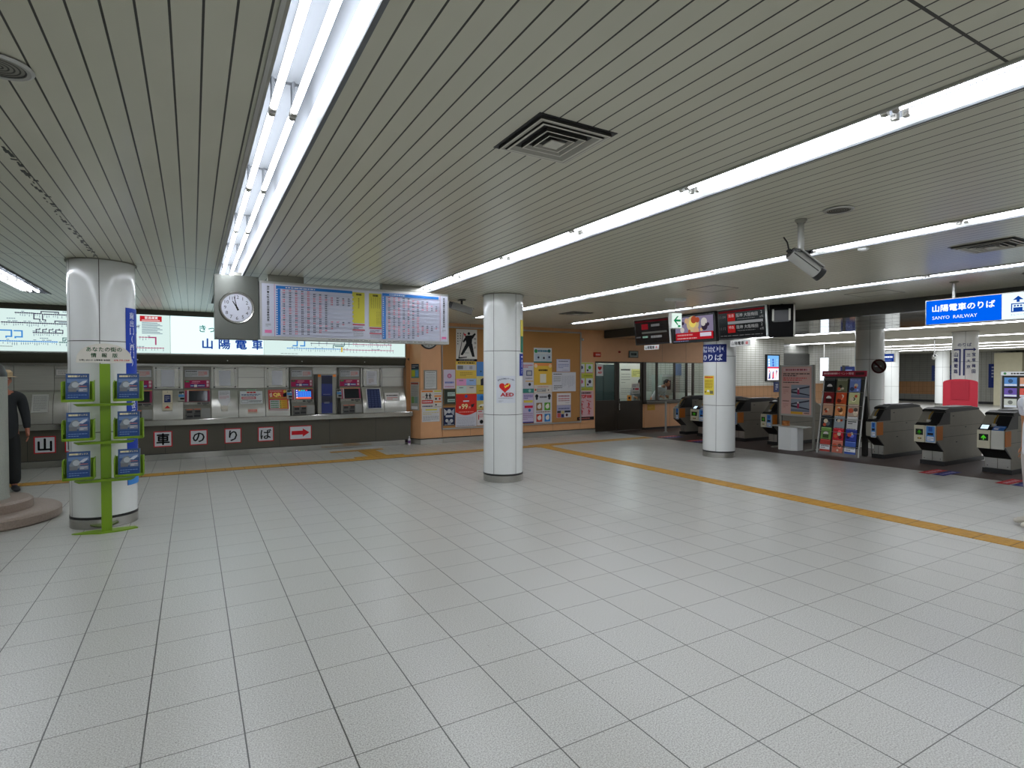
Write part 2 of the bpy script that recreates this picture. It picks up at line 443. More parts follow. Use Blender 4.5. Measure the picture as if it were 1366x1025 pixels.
# beam and polished soffit over the gates
b = MB(); b.box(FACE, 13.3, -8, 12.42, 2.655, 3.05, BEAMF)
b.box(FACE+0.02, 13.28, -8, 12.42, 2.648, 2.655, SOFFIT)
for y in range(-7, 13, 1): b.box(FACE+.02, 13.28, y-.004, y+.004, 2.6465, 2.6485, DARK)
for x in (10.9, 11.7, 12.5): b.box(x-.004, x+.004, -8, 12.42, 2.6465, 2.6485, DARK)
struct('beam', b, 'dark beam with polished underside above the ticket gates', 'beam')
# small hatches and joints in the ceiling near the gates
for (x, y, w, d, lab) in ((6.5, 5.6, .5, .5, 'square access hatch in the ceiling behind the third light row'),
                          (9.0, 4.7, .55, .6, 'square access hatch in the ceiling near the dark beam')):
    b = MB()
    b.box(x-w/2, x+w/2, y-d/2, y-d/2+.008, CEIL-.003, CEIL, DARK); b.box(x-w/2, x+w/2, y+d/2-.008, y+d/2, CEIL-.003, CEIL, DARK)
    b.box(x-w/2, x-w/2+.008, y-d/2, y+d/2, CEIL-.003, CEIL, DARK); b.box(x+w/2-.008, x+w/2, y-d/2, y+d/2, CEIL-.003, CEIL, DARK)
    b.box(x-w/2+.008, x+w/2-.008, y-d/2+.008, y+d/2-.008, CEIL-.0015, CEIL, CEILM)
    tag(b.build('ceiling_hatch'), lab, 'hatch')

def wall(name, x0, x1, y0, y1, z0, z1, m): struct(name, MB().box(x0, x1, y0, y1, z0, z1, m))
wall('wall_left', -8.2, -8, -8, 13.4, 0, 3.1, WHITEM)
wall('wall_rear', -8, 46, -8.2, -8, 0, 3.1, WHITEM)
wall('wall_back', -8, 4.42, 13.0, 13.2, 0, 3.1, STEELD)
# orange wall with its chamfered pillar, opening for the staff office
b = MB()
b.prism([(4.47, 13.0), (4.47, 12.72), (4.62, 12.42), (5.16, 12.42), (5.2, 12.46), (9.76, 12.46), (9.76, 12.6), (5.3, 12.6), (5.3, 13.0)], 0.13, CEIL+.2, ORANGE, 'z')
b.box(9.76, 14.62, 12.46, 12.6, 2.0, CEIL+.2, ORANGE)
b.box(11.62, 14.62, 12.46, 12.56, 0.06, 0.76, ORANGE)
for x in (5.92, 6.55, 7.45, 8.35, 9.25): b.box(x-.002, x+.002, 12.4585, 12.4605, .13, CEIL, DBROWN)
for x in (12.3, 13.3): b.box(x-.002, x+.002, 12.4585, 12.4605, 2.0, CEIL, DBROWN)
b.box(12.62, 12.624, 12.4585, 12.4605, .06, .76, DBROWN)
struct('wall_front', b)
b = MB(); b.prism([(4.46, 13.0), (4.46, 12.71), (4.61, 12.405), (5.16, 12.405), (5.2, 12.445), (9.76, 12.445), (9.76, 12.6), (5.3, 12.6), (5.3, 13.0)], 0, 0.115, STEELD, 'z')
b.prism([(4.455, 13.0), (4.455, 12.705), (4.607, 12.4), (5.16, 12.4), (5.2, 12.44), (9.76, 12.44), (9.76, 12.6), (5.3, 12.6), (5.3, 13.0)], 0.115, 0.135, DARK, 'z')
struct('baseboard_front', b)
b = MB(); b.box(11.6, 14.62, 12.44, 12.58, 0, 0.06, DARK); struct('baseboard_office', b)
# far side of the gates
b = MB(); b.box(14.62, 18.1, 12.46, 12.66, 0, 3.0, WTILE); b.box(14.615, 18.105, 12.452, 12.46, .35, 1.25, BTILE); b.box(18.1, 18.12, 12.46, 14.4, 0, 3, WTILE)
b.box(14.615, 14.62, 12.46, 15.9, 0, 3, WTILE)
struct('wall_concourse', b)
b = MB(); b.box(18.1, 22.6, 14.4, 14.6, 0, 3.0, DTILE); b.box(18.3, 22.6, 14.36, 14.4, 1.95, 2.5, DGREY)
for k in range(9): b.box(18.35, 22.55, 14.352, 14.36, 1.98+k*.057, 1.99+k*.057, DARK)
struct('wall_recess', b)
b = MB(); b.box(22.6, 27.2, 14.2, 14.4, 0, 3.0, WTILE); b.box(22.595, 27.2, 14.192, 14.2, .4, 1.25, BTILE); struct('wall_concourse', b)
b = MB(); b.box(38, 38.2, -8, 32, 0, 3.0, DTILE)
b.box(37.985, 38, 14.9, 19.5, .45, 1.2, BTILE); b.box(37.985, 38, 11.8, 14.6, 0, 3.0, WTILE)
b.box(37.96, 37.99, -8, 32, 0, .12, DARK)
struct('wall_far', b)
b = MB(); b.box(36.6, 37.96, 11.95, 13.1, 0, 2.75, mat('cream_pier_tile', (206, 200, 172), .4)); struct('pier', b, 'cream tiled pier at the far end of the concourse', 'pier')
wall('wall_side', 27.2, 46, 30, 30.2, 0, 3.0, DTILE)

# ------------------------------------------------------------------ round columns
def column(x, y, label, top=CEIL, seams=(-1.35, 0.35), rough=WHITE, joints=(1.03, 2.0), kind='structure'):
    t = thing('column', label, 'column', (x, y, 0), kind=kind)
    R = 0.308; s = MB()
    s.lathe([(R, .125), (R, top-.012)], rough, seg=64)
    for z in joints: s.lathe([(R+.0004, z-.004), (R+.0014, z-.003), (R+.0014, z+.003), (R+.0004, z+.004)], DGREY, seg=64)
    for a in seams:
        ca, sa = math.cos(a), math.sin(a); px, py = -sa, ca
        r = R + .001
        s.quad((r*ca-px*.0032, r*sa-py*.0032, .13), (r*ca+px*.0032, r*sa+py*.0032, .13), (r*ca+px*.0032, r*sa+py*.0032, top-.012), (r*ca-px*.0032, r*sa-py*.0032, top-.012), DGREY)
    s.build('shaft', t, smooth=True)
    r = MB(); r.lathe([(R+.004, 0), (R+.004, .1)], STEELM, seg=64); r.lathe([(R+.002, .1), (R+.004, .102), (R+.004, .126), (R-.002, .128)], DARK, seg=64)
    r.build('base_ring', t, smooth=True)
    c = MB(); c.lathe([(R+.016, top-.014), (R+.016, top-.002), (R-.01, top-.002)], GREYM, seg=48); c.build('ceiling_collar', t, smooth=True)
    return t
C1, C2, C3 = (-0.86, 7.64), (4.22, 7.69), (9.2, 7.74)
column(*C1, 'round white column behind the lime green leaflet rack', seams=(-1.54, -2.6))
column(*C2, 'round white column in the middle of the hall with a heart notice', seams=(-1.4, -2.55))
column(*C3, 'round white column with blue sign and yellow notice', seams=(-2.62, -1.05))
column(14.42, 7.62, 'round column just behind the magazine rack beyond the gates', top=CEIL, seams=(-2.65,))
column(19.4, 7.62, 'round white column with blue direction lettering beyond the gates', seams=(-2.75,))
for (x, y, lab) in ((33.8, 14.25, 'far white column behind the red board'), (30.6, 15.1, 'far white column above the nearest right ticket gate row start'),
                    (27.6, 16.5, 'far white column beside the lit advertising panel'), (24.6, 7.62, 'white column at the right edge beyond the last gate')):
    column(x, y, lab, seams=(-2.7,))
# seen as a pale column through the gap left of the blue sign post
# ------------------------------------------------------------------ fluorescent lights
TUBE = glow((238, 243, 253), 20.0); TUBE2 = glow((240, 244, 250), 12.0)
def make_light(L=1.2):
    t = thing('ceiling_light', 'twin tube fluorescent ceiling light', 'ceiling light')
    h = MB(); h.box(.02, .195, .006, L+.044, .155, .18, TROUGH); h.box(.1, .115, .01, L+.04, .13, .155, TROUGH); h = h.build('housing', t)
    for x in (.072, .162):
        q = MB(); q.tube([(x, .035, .014), (x, L+.015, .014)], .0155, TUBE, 8); q.build('tube', t, smooth=True)
        for y in (.012, L+.038):
            e = MB(); e.box(x-.006, x+.006, y-.006, y+.006, .02, .155, TROUGH); e.box(x-.014, x+.014, y-.01, y+.01, -.002, .03, GREYM); e.tube([(x, y, .014), (x, y+(.02 if y < .1 else -.02), .014)], .017, STEEL, 8)
            e.build('lamp_holder', h)
    return t
ORD = ['first', 'second', 'third', 'fourth', 'fifth', 'sixth', 'seventh', 'eighth', 'ninth', 'tenth', 'eleventh', 'twelfth', 'thirteenth', 'fourteenth', 'fifteenth', 'sixteenth', 'seventeenth']
ROWLAB = {0: 'row left of the leaflet rack', 1: 'row over the clock box', 2: 'row over the timetable board', 3: 'row behind the hanging camera', 4: 'row beside the monitors'}
proto = None
for i in range(5):
    x, ye = ROWS[i]; y = ye - 0.06 - 1.27; k = 0
    y = {0: 9.62, 1: 9.22, 2: 9.06, 3: 9.8, 4: 9.94}[i]
    ys = []
    while y > Y0:
        ys.append(y); y -= 1.27
    for y in ys:
        lab = 'twin ceiling tubes, %s from the far end of the %s' % (ORD[k], ROWLAB[i]); k += 1
        if proto is None:
            proto = make_light(); proto.location = (x, y, CEIL); proto['label'] = lab; proto['group'] = 'fluorescent lights in the hall ceiling'
        else: dup(proto, (x, y, CEIL), lab)
# lights of the far concourse: long continuous lines under the ceiling
far = None
FARL = {16.4: 'closest', 21.5: 'second', 26.6: 'third', 29.4: 'fourth', 32.2: 'farthest'}
for x in FARL:
    t = thing('ceiling_light', '%s long fluorescent line on the far concourse ceiling' % FARL[x], 'ceiling light', (x, -1.0, CEIL), group='light lines of the far concourse')
    h = MB(); h.box(-.2, .2, 0, 20, -.02, -.001, GREYM); h.build('housing', t)
    for q in (0,):
        u = MB(); u.quad((-.19, .05, -.022), (-.19, 19.95, -.022), (.19, 19.95, -.022), (.19, .05, -.022), TUBE2); u.build('diffuser', t)
# ------------------------------------------------------------------ ticket machine wall
BLK, RED, NAVY, WHT, YEL, BLUE, GRY, LGR, ORG, GRN, PNK = (24, 24, 26), (196, 36, 40), (26, 36, 92), (226, 228, 230), (226, 196, 70), (40, 110, 196), (120, 122, 124), (190, 192, 194), (222, 128, 44), (60, 130, 70), (214, 130, 160)
XL, XR = -7.9, 4.44
b = MB(); b.box(XL, XR, 12.6, 13.0, .12, .66, DBROWN)
x = -6.57
while x < XR: b.box(x-.003, x+.003, 12.598, 12.6, .12, .66, DARK); x += 1.018
b.box(XL, XR, 12.594, 12.6, .115, .128, DARK)
struct('wall_counter', b, 'dark brown counter front below the ticket machines', 'counter')
b = MB(); b.box(XL, XR, 12.58, 12.7, 0, .118, STEELM); struct('baseboard_back', b)
b = MB(); b.box(XL, XR+.02, 12.5, 13.0, .665, .775, STEELM); o = b.build('counter_ledge', bevel=.01)
tag(o, 'long stainless steel ledge in front of the ticket machines', 'counter', kind='structure')
# steel cladding between the machines: vertical above, leaning back below
def clad_profile(y0):
    lower = [(12.82-.16*k/8-.035*math.sin(PI*k/8), 1.33-.47*k/8) for k in range(9)]      # lower half bulges softly
    return [(12.86, 1.80), (12.86, 1.36)] + lower + [(12.66, .775), (13.0, .775), (13.0, 1.80)]
CLADX = [(-7.9, -5.2), (-5.2, -3.9), (-3.9, -2.72), (-2.72, -2.16), (-2.16, -1.13), (-.66, -.16), (.325, .81), (.815, 1.315), (1.32, 1.795), (3.34, 3.83), (3.835, 4.36)]
for i, (a, c) in enumerate(CLADX):
    b = MB(); b.prism(clad_profile(0), a+.003, c-.003, STEELD, 'x')
    if i in (4, 7, 10): b.box(a+.003, c-.003, 12.857, 12.861, 1.575, 1.581, DARK)
    struct('wall_cladding', b, smooth=True)
b = MB(); b.box(XL, XR, 12.74, 13.0, 1.80, 1.845, STEELM); b.box(XL, XR, 12.72, 12.74, 1.815, 1.835, STEELM); struct('trim_10', b)
b = MB(); b.prism([(12.78, 1.845), (12.68, 2.0), (12.7, 2.03), (13.0, 2.03), (13.0, 1.845)], XL, XR, mat('dark_olive_fascia', (72, 70, 58), .4), 'x')
for x in (-.9, .62, 2.05, 3.4):
    b.ball((x, 12.725, 1.92), .012, .012, .012, WHITEM, 8, 6)
struct('trim_11', b)
b = MB(); b.box(XL, 4.46, 12.66, 13.0, 2.80, CEIL, mat('dark_olive_fascia', ())); struct('trim_12', b)
b = MB(); b.prism([(4.36, 12.67), (4.47, 12.72), (4.47, 13.0), (4.36, 13.0)], .775, CEIL, mat('brown_end_panel', (176, 128, 86), .45), 'z'); struct('wall_end', b)

# backlit fare map: three panels in one long box
t = thing('fare_map', 'long backlit fare map and ticket sign above the machines', 'illuminated sign', (0, 12.70, 0))
fr = MB(); fr.box(XL, 4.37, -.01, .25, 2.775, 2.80, DGREY); fr.box(XL, 4.37, -.012, .25, 2.025, 2.05, ALU); fr.box(4.34, 4.37, -.01, .25, 2.05, 2.775, DGREY); fr.build('frame', t)
PALE, BRIGHT = glow((218, 240, 236), .80), glow((222, 250, 252), 1.02)
def gi(c, s=.7): return glow(c, s)
def net(S, u0, v0, seed, w):
    """fare network drawn as lines of station dots with bends; u in metres from the left edge of the sheet"""
    pass
NV, LB, MRC, TEA = gi((60, 50, 84)), gi((70, 150, 226)), gi((176, 70, 120)), gi((90, 130, 130))
SMALL = gi((120, 140, 160))
class Map(Sheet):
    def stations(s, x0, x1, z, c, pitch=.047):
        y = s.n(); s.frect(x0, x1, z-.006, z+.006, y, c); y2 = s.n(); x = x0+.01; r = random.Random(int(x0*100+z*999))
        while x < x1-.01:
            s.frect(x, x+.02, z-.0105, z+.0105, y2, c)
            if r.random() < .85: s.frect(x+.004, x+.013, z-.03-r.random()*.04, z-.022, y2, SMALL)
            if r.random() < .22: s.frect(x-.01, x+.03, z+.02, z+.032, y2, SMALL)
            x += pitch
    def path(s, pts, c, w=.009):
        y = s.n()
        for (a, b), (c2, d) in zip(pts[:-1], pts[1:]):
            s.frect(min(a, c2)-w, max(a, c2)+w, min(b, d)-w, max(b, d)+w, y, c)
def fare_panel(x0, x1, m):
    S = Map(x1-x0, .725, m, t=.02); return S
def draw_map(S, ox):
    q = lambda x: x + ox
    P = lambda pts, c, w=.008: S.path([(q(a), b) for a, b in pts], c, w)
    S.stations(q(-1.04), q(-.8), .3, NV, .03); P([(-.8, .3), (-.78, .3), (-.78, .2), (-.7, .2), (-.7, .175)], NV)
    S.stations(q(-.78), q(-.69), .295, NV, .03); P([(-.68, .295), (-.68, .335), (-.44, .335), (-.44, .31)], NV)
    S.stations(q(-.65), q(.6), .29, NV, .03); P([(-.66, .29), (-.66, .19), (-.62, .19), (-.62, .175)], NV)
    S.stations(q(-1.22), q(.75), .128, NV, .03); P([(-.49, .15), (-.49, .175), (.4, .175)], NV)
    S.stations(q(-.8), q(-.38), -.038, NV, .03)
    for k in range(4): P([(-.75+k*.09, -.038), (-.75+k*.09, .02), (-.7+k*.09, .02), (-.7+k*.09, .035)], NV, .007)
    P([(-.38, -.038), (-.38, .015), (-.43, .015), (-.43, .03)], NV, .007)
    P([(-1.3, -.01), (-1.08, -.01), (-1.08, -.115), (-1.15, -.115), (-1.15, -.13)], LB, .011); P([(-1.04, -.015), (-.94, -.015), (-.94, -.12), (-1.03, -.12), (-1.03, -.135)], LB, .011)
    S.stations(q(-1.3), q(-.45), -.194, LB, .03); S.stations(q(-.44), q(.6), -.2, TEA, .03)
    P([(-.38, -.175), (-.38, -.12), (.3, -.12)], TEA); P([(-.35, -.17), (-.35, -.15), (.3, -.15)], TEA)
    y = S.n()
    for (a, z) in ((-1.14, .19), (-.38, .335), (-.7, -.14)):
        for k in range(4): S.frect(q(a+k*.03), q(a+k*.03+.024), z, z+.013, y, SMALL)
    for k in range(8): S.frect(q(-1.24+k*.022), q(-1.24+k*.022+.017), -.29, -.28, y, gi((60, 60, 60)))
S = fare_panel(-7.85, -.37, PALE); ox = -1.62+4.11
draw_map(S, ox); draw_map(S, ox-3.0)
S.frect(ox+.77, ox+1.12, .23, .335, S.n(), gi((200, 40, 50))); S.ftext('普通運賃', ox+.8, ox+1.1, .275, .325, S.n(), gi((250, 240, 240)), .03); S.frect(ox+.8, ox+1.09, .245, .262, S.n(), gi((240, 200, 200)))
y = S.n()
for k in range(9): S.frect(ox+.8, ox+1.05+.04*(k % 3), .2-k*.025, .212-k*.025, y, SMALL)
S.stations(ox+.75, ox+.92, -.07, MRC); S.path([(ox+.92, -.07), (ox+1.02, -.07), (ox+1.02, -.2)], MRC, .012); S.stations(ox+.7, ox+1.15, -.27, MRC)
S.build('route_panel', t, loc=(-4.11, 0, 2.412))
S = fare_panel(-.36, 1.29, BRIGHT)
TG, TBL = gi((30, 116, 108), .8), gi((26, 66, 150), .8)
S.ftext('きっぷうりば', -.34, .58, .06, .21, S.n(), TG, .02); S.ftext('TICKETS', -.1, .3, -.02, .035, S.n(), TG, .005)
for i, ch in enumerate('山陽電車'): S.ftext(ch, -.3+i*.302, -.1+i*.302, -.26, -.06, S.n(), TBL, .035)
S.build('title_panel', t, loc=(.465, 0, 2.412))
S = fare_panel(1.30, 4.335, PALE)
S.path([(-1.1, -.02), (-.87, -.02), (-.87, -.16), (-.95, -.16)], LB, .013); S.path([(-.78, -.02), (-.72, -.02), (-.72, -.16), (-.8, -.16)], LB, .013)
S.stations(-1.08, .05, -.215, LB); S.stations(.09, 1.24, -.225, MRC, .07); S.frect(.045, .08, -.28, -.17, S.n(), gi((226, 190, 60)))
S.path([(-.12, -.18), (-.12, -.13), (.12, -.13), (.12, -.08)], TEA); S.path([(-.08, -.155), (.1, -.155)], TEA); S.path([(1.17, .1), (1.17, -.2)], MRC, .006); S.stations(-.6, .9, -.1, NV, .16)
S.stations(-.7, .6, .1, NV); S.stations(-1.2, 1.1, .25, NV); S.stations(.3, 1.2, -.1, MRC)
y = S.n()
for k in range(5): S.frect(-1.2+k*.07, -1.14+k*.07, -.335, -.327, y, gi((60, 60, 60)))
for k in range(6): S.frect(.75+k*.03, .77+k*.03, -.21, -.2, y, SMALL)
S.build('route_panel', t, loc=(2.8175, 0, 2.412))

# ticket machines
def make_machine(label, on, orange_tab=True):
    """steel ticket vending machine 0.47 wide, origin at the ledge centre"""
    t = thing('ticket_machine', label, 'ticket machine', (0, 12.75, .775), group='ticket machines in the back wall')
    w = .235
    b = MB(); b.prism([(.1, 1.02), (.1, .6), (.06, .56), (-.02, .27), (-.1, .2), (-.1, 0), (.24, 0), (.24, 1.02)], -w, w, GREYM, 'x'); b.build('body', t, bevel=.006)
    h = Sheet(.43, .15, LGR, .012, STEELD); h.L(.05, .15, .5, .32, 1, BLK, .7, 3); h.L(.05, .42, .5, .9, 4, GRY, .4, 5); h.L(.55, .2, .92, .85, 4, (206, 140, 130), .6, 9); h.D(.85, .5, .03, (206, 150, 150)); h.F(0, 0, 1, 1, GRY, .008)
    h.build('instruction_plate', t, loc=(0, .095, .885))
    p = Sheet(.435, .15, (176, 44, 92), .012); p.R(.02, .08, .2, .28, (30, 90, 50)); p.T('発売中', .04, .1, .18, .26, (120, 255, 160)); p.R(.22, .55, .82, .92, (52, 76, 150)); p.R(.38, .58, .5, .9, WHT); p.L(.24, .62, .36, .85, 1, WHT, .5); p.L(.54, .62, .8, .85, 1, WHT, .5)
    p.L(.3, .12, .62, .26, 1, (230, 170, 190), .8); p.L(.28, .32, .55, .44, 1, (230, 170, 190), .5); p.R(.88, .08, .97, .4, (230, 210, 214)); p.R(.88, .5, .97, .85, (214, 190, 196))
    p.build('header_panel', t, loc=(0, .098, .675), rot=(0, 0, 0))
    s = Sheet(.435, .245, (186, 70, 104), .012, STEELD)
    s.R(0, 0, 1, .05, (214, 170, 90)); s.R(.1, .06, 1, 1, (150, 52, 84)); s.R(.1, .06, .16, 1, LGR); s.R(.175, .09, .92, .98, (26, 28, 30))
    if on:
        s.R(.19, .12, .9, .26, gi((20, 30, 70), .5)); s.R(.19, .12, .3, .9, gi((70, 70, 200), .7)); s.R(.3, .26, .9, .78, gi((70, 140, 240), .8)); s.R(.19, .8, .9, .94, gi((240, 110, 90), .8))
        for k in range(4): s.R(.32+k*.11, .15, .4+k*.11, .23, gi(((240, 200, 80), (80, 220, 230), (80, 220, 230), (240, 90, 130))[k], .8))
        for k in range(5):
            for j in range(3): s.R(.33+k*.11, .32+j*.15, .41+k*.11, .42+j*.15, gi((50, 100, 220), .8))
        for j in range(4): s.D(.23, .2+j*.2, .013, gi((240, 240, 255), .9))
    else: s.R(.19, .12, .9, .94, mat('dark_screen', (34, 40, 44), .12))
    s.build('screen', t, loc=(0, .016, .44), rot=(-.27, 0, 0))
    c = MB(); c.box(.0, .06, -.012, 0, .0, .03, DARK); c.box(.075, .2, -.012, 0, .006, .028, DARK); c.box(.1, .16, -.014, 0, -.022, -.008, DARK); c.box(-.13, -.12, -.01, 0, .005, .015, DARK)
    c.build('ticket_slot', t, loc=(0, -.02, .275), rot=(-.3, 0, 0))
    d = MB(); d.box(-.205, .055, -.02, 0, .0, .19, mat('coin_unit', (96, 96, 92), .45))
    for (x0, x1, z0, z1) in ((-.18, -.09, .105, .15), (-.04, .05, .11, .155), (-.06, .05, .085, .1), (-.18, -.08, .02, .055), (-.06, .05, .025, .07), (-.205, -.19, .05, .07)): d.box(x0, x1, -.024, -.018, z0, z1, DARK)
    d.box(-.19, -.08, -.023, -.019, .165, .182, (206, 116, 84)); d.box(-.06, .055, -.023, -.019, .168, .186, (206, 116, 84))
    d.build('coin_unit', t, loc=(0, -.1, .005))
    g = MB(); g.box(.07, .22, -.012, 0, .01, .19, mat('return_tray', (150, 150, 146), .35, .5)); g.build('change_tray', t, loc=(0, -.1, .005))
    k = Sheet(.11, .2, (170, 168, 160), .03); k.R(.1, .05, .9, .28, (60, 62, 60)); k.R(.05, .36, .95, .62, (80, 140, 196)); k.R(.3, .7, .95, .88, BLK); k.D(.7, .3, .012, WHT)
    k.build('card_unit', t, loc=(-.27, -.03, .44), rot=(-.27, 0, 0))
    return t
m0 = make_machine('ticket machine with dark screen beside the beige card reader panel', False); m0.location.x = .08
dup(m0, (-.895, 12.75, .775), 'ticket machine half hidden behind the leaflet rack')
m1 = make_machine('ticket machine with lit blue touch screen left of the navy cabinet', True); m1.location.x = 2.06
m2 = dup(m0, (3.09, 12.75, .775), 'ticket machine with dark screen right of the navy cabinet')
# navy cabinet between the two
t = thing('charging_machine', 'tall steel cabinet with navy blue front between two ticket machines', 'cabinet', (2.54, 12.72, .775))
b = MB(); b.box(-.19, .19, -.12, .28, 0, .87, GREYM); b.build('body', t, bevel=.008)
b = MB(); b.box(-.115, .115, -.128, -.118, .02, .84, mat('navy_front', (28, 44, 118), .25)); b.box(-.115, .115, -.1295, -.127, .25, .4, mat('navy_recess', (18, 24, 56), .3)); b.box(-.115, .115, -.1295, -.127, .66, .83, mat('navy_recess', ()))
b.box(-.06, .05, -.131, -.128, .255, .262, LGR); b.box(-.06, .05, -.131, -.128, .235, .241, LGR); b.box(-.08, .07, -.131, -.128, .43, .434, LGR); b.build('front_panel', t)
for x in (-.158, .158):
    b = MB(); b.box(-.03, .03, -.132, -.12, -.03, .025, (226, 124, 40)); b.build('corner_guard', t, loc=(x, 0, .84))

def put(S, name, label, cat, loc, rot=0.0, group=None, kind=None):
    o = S.build(name, loc=loc, rot=rot); return tag(o, label, cat, group, kind)
LEAN = (-.33, 0, 0)
def CY(z): return 12.66 + (z-.86)*.34 - .035*math.sin(PI*(1.33-z)/.47) - .004
# framed info windows on the upper cladding
def info_frame(x, z, w, h, label, pw, ph, lines=False, cat='sign holder'):
    t = thing('info_frame', label, cat, (x, 12.858, z), group='framed notices between the ticket machines')
    f = MB(); W, H = w/2, h/2
    f.box(-W, W, -.012, 0, -H, H, STEELD); f.box(-W, W, -.02, 0, H-.02, H, STEELM); f.box(-W, W, -.02, 0, -H, -H+.02, STEELM); f.box(-W, -W+.03, -.02, 0, -H, H, STEELM); f.box(W-.03, W, -.02, 0, -H, H, STEELM); f.build('frame', t)
    p = Sheet(pw, ph, (206, 208, 214), .003)
    if lines: p.L(.15, .1, .85, .5, 4, (150, 150, 160), .35, 4); p.L(.2, .55, .7, .9, 4, (170, 140, 130), .4, 7)
    p.build('paper', t, loc=(0, -.0125, -.01))
info_frame(-.42, 1.575, .42, .4, 'steel framed white sheet above the beige card reader panel', .225, .33)
info_frame(.572, 1.575, .41, .4, 'steel framed white sheet above the taped paper notice', .21, .306)
info_frame(1.565, 1.575, .4, .4, 'steel framed white sheet above the red and yellow card', .207, .303)
info_frame(3.59, 1.57, .42, .42, 'steel framed printed sheet above the navy chart', .235, .315, True)
S = Sheet(.32, .12, (206, 204, 200), .006); S.L(.1, .2, .9, .8, 3, GRY, .3); S.F(0, 0, 1, 1, GRY, .008)
put(S, 'wall_sign', 'small white label plate left of the leaflet rack on the steel wall', 'sign', (-1.98, 12.857, 1.68))
S = Sheet(.23, .33, (196, 196, 190), .004); S.L(.1, .08, .9, .92, 11, GRY, .35, 6)
put(S, 'wall_notice', 'white typed notice on the sloping steel at the far left', 'notice', (-2.34, CY(1.13), 1.13), LEAN)
S = Sheet(.165, .4, (206, 196, 172), .03); S.R(.18, .22, .82, .6, (34, 48, 100)); S.L(.28, .28, .72, .52, 3, LGR, .4); S.D(.5, .08, .008, GRY); S.P([(.2, .9), (.5, .76), (.8, .9)], RED); S.R(.06, .66, .94, .68, (150, 140, 120))
put(S, 'card_reader', 'beige card reader with navy label under the framed sheet', 'card reader', (-.423, CY(1.13), 1.13), LEAN)
S = Sheet(.21, .32, (214, 214, 216), .004); S.L(.1, .05, .9, .3, 4, GRY, .4, 2); S.L(.1, .34, .9, .56, 3, (190, 120, 130), .4, 3); S.P([(0, .7), (.25, 1), (0, 1)], STEELD); S.P([(1, .7), (.75, 1), (1, 1)], STEELD)
put(S, 'wall_notice', 'white paper notice hanging over a small clear bag', 'notice', (.556, CY(1.16), 1.16), LEAN)
b = MB(); b.prism([(-.05, -.05), (-.07, .04), (-.03, .055), (.03, .05), (.07, .045), (.055, -.05), (0, -.06)], -.03, 0, mat('clear_bag', (196, 190, 176), .2), 'y'); b.box(-.05, .05, -.034, -.03, -.01, 0, (230, 224, 206))
o = b.build('plastic_bag', loc=(.555, CY(.955)-.004, .955), rot=LEAN); tag(o, 'small cream plastic bag taped below the white paper notice', 'bag')
S = Sheet(.42, .27, (208, 212, 214), .004); S.R(.3, .05, .42, .16, RED); S.R(.44, .05, .56, .16, RED); S.R(.58, .05, .7, .16, RED); S.L(.06, .22, .94, .38, 2, (60, 80, 130), .6, 2); S.R(.06, .45, .7, .64, (176, 50, 60)); S.L(.1, .49, .66, .6, 1, WHT, .6); S.F(.05, .72, .35, .92, BLK, .005); S.L(.4, .74, .95, .9, 2, BLK, .5, 8)
put(S, 'wall_notice', 'wide white notice with red headline bars on the sloping steel', 'notice', (1.055, CY(1.165), 1.165), LEAN)
S = Sheet(.185, .04, (150, 176, 150), .004); S.L(.1, .3, .9, .7, 1, (60, 90, 70), .6)
put(S, 'wall_label', 'small green label just above the wide white notice', 'label', (1.06, 12.80, 1.315), LEAN)
S = Sheet(.18, .085, (214, 190, 170), .006); S.R(.05, .12, .95, .6, (206, 60, 44)); S.L(.1, .2, .9, .5, 1, WHT, .5); S.L(.1, .66, .9, .9, 1, GRY, .4)
put(S, 'wall_label', 'small red and white label below the wide white notice', 'label', (1.07, CY(.885)-.004, .885), LEAN)
S = Sheet(.385, .45, (206, 76, 72), .006); S.T('QR', .18, .14, .72, .36, (250, 220, 120), .06); S.R(.05, .37, .95, .43, (190, 150, 60)); S.P([(.05, .2), (.18, .12), (.2, .34), (.08, .36)], (224, 190, 170)); S.P([(.74, .22), (.94, .12), (.92, .34), (.76, .36)], BLK); S.D(.84, .09, .03, (236, 200, 90)); S.L(.08, .04, .7, .1, 1, (236, 190, 180), .5)
S.R(.06, .5, .55, .92, LGR); S.R(.55, .5, .94, .92, (226, 180, 70))
for j in range(4): S.L(.1, .53+j*.1, .5, .6+j*.1, 1, GRN, .6, j); S.D(.6, .565+j*.1, .012, GRN); S.L(.68, .53+j*.1, .92, .6+j*.1, 1, (170, 110, 30), .5, j)
S.R(0, .955, 1, 1, LGR)
put(S, 'poster', 'red and yellow payment card poster left of the lit ticket machine', 'poster', (1.57, CY(1.1), 1.1), LEAN)
S = Sheet(.33, .48, (206, 208, 210), .01); S.R(.05, .02, .95, .97, (26, 38, 78))
for k in range(4): S.L(.1+k*.22, .08, .26+k*.22, .94, 15, (90, 104, 150), .35, k+2)
put(S, 'wall_chart', 'navy blue fare chart leaning on the steel right of the machines', 'chart', (3.6, CY(1.085), 1.085), LEAN)
S = Sheet(.335, .2, (212, 208, 204), .006); S.L(.1, .2, .9, .45, 1, BLK, .6, 3); S.L(.12, .5, .9, .85, 2, (190, 90, 90), .5, 4)
put(S, 'wall_notice', 'small white card with red print at the right end of the steel', 'notice', (4.03, CY(1.115), 1.115), LEAN)

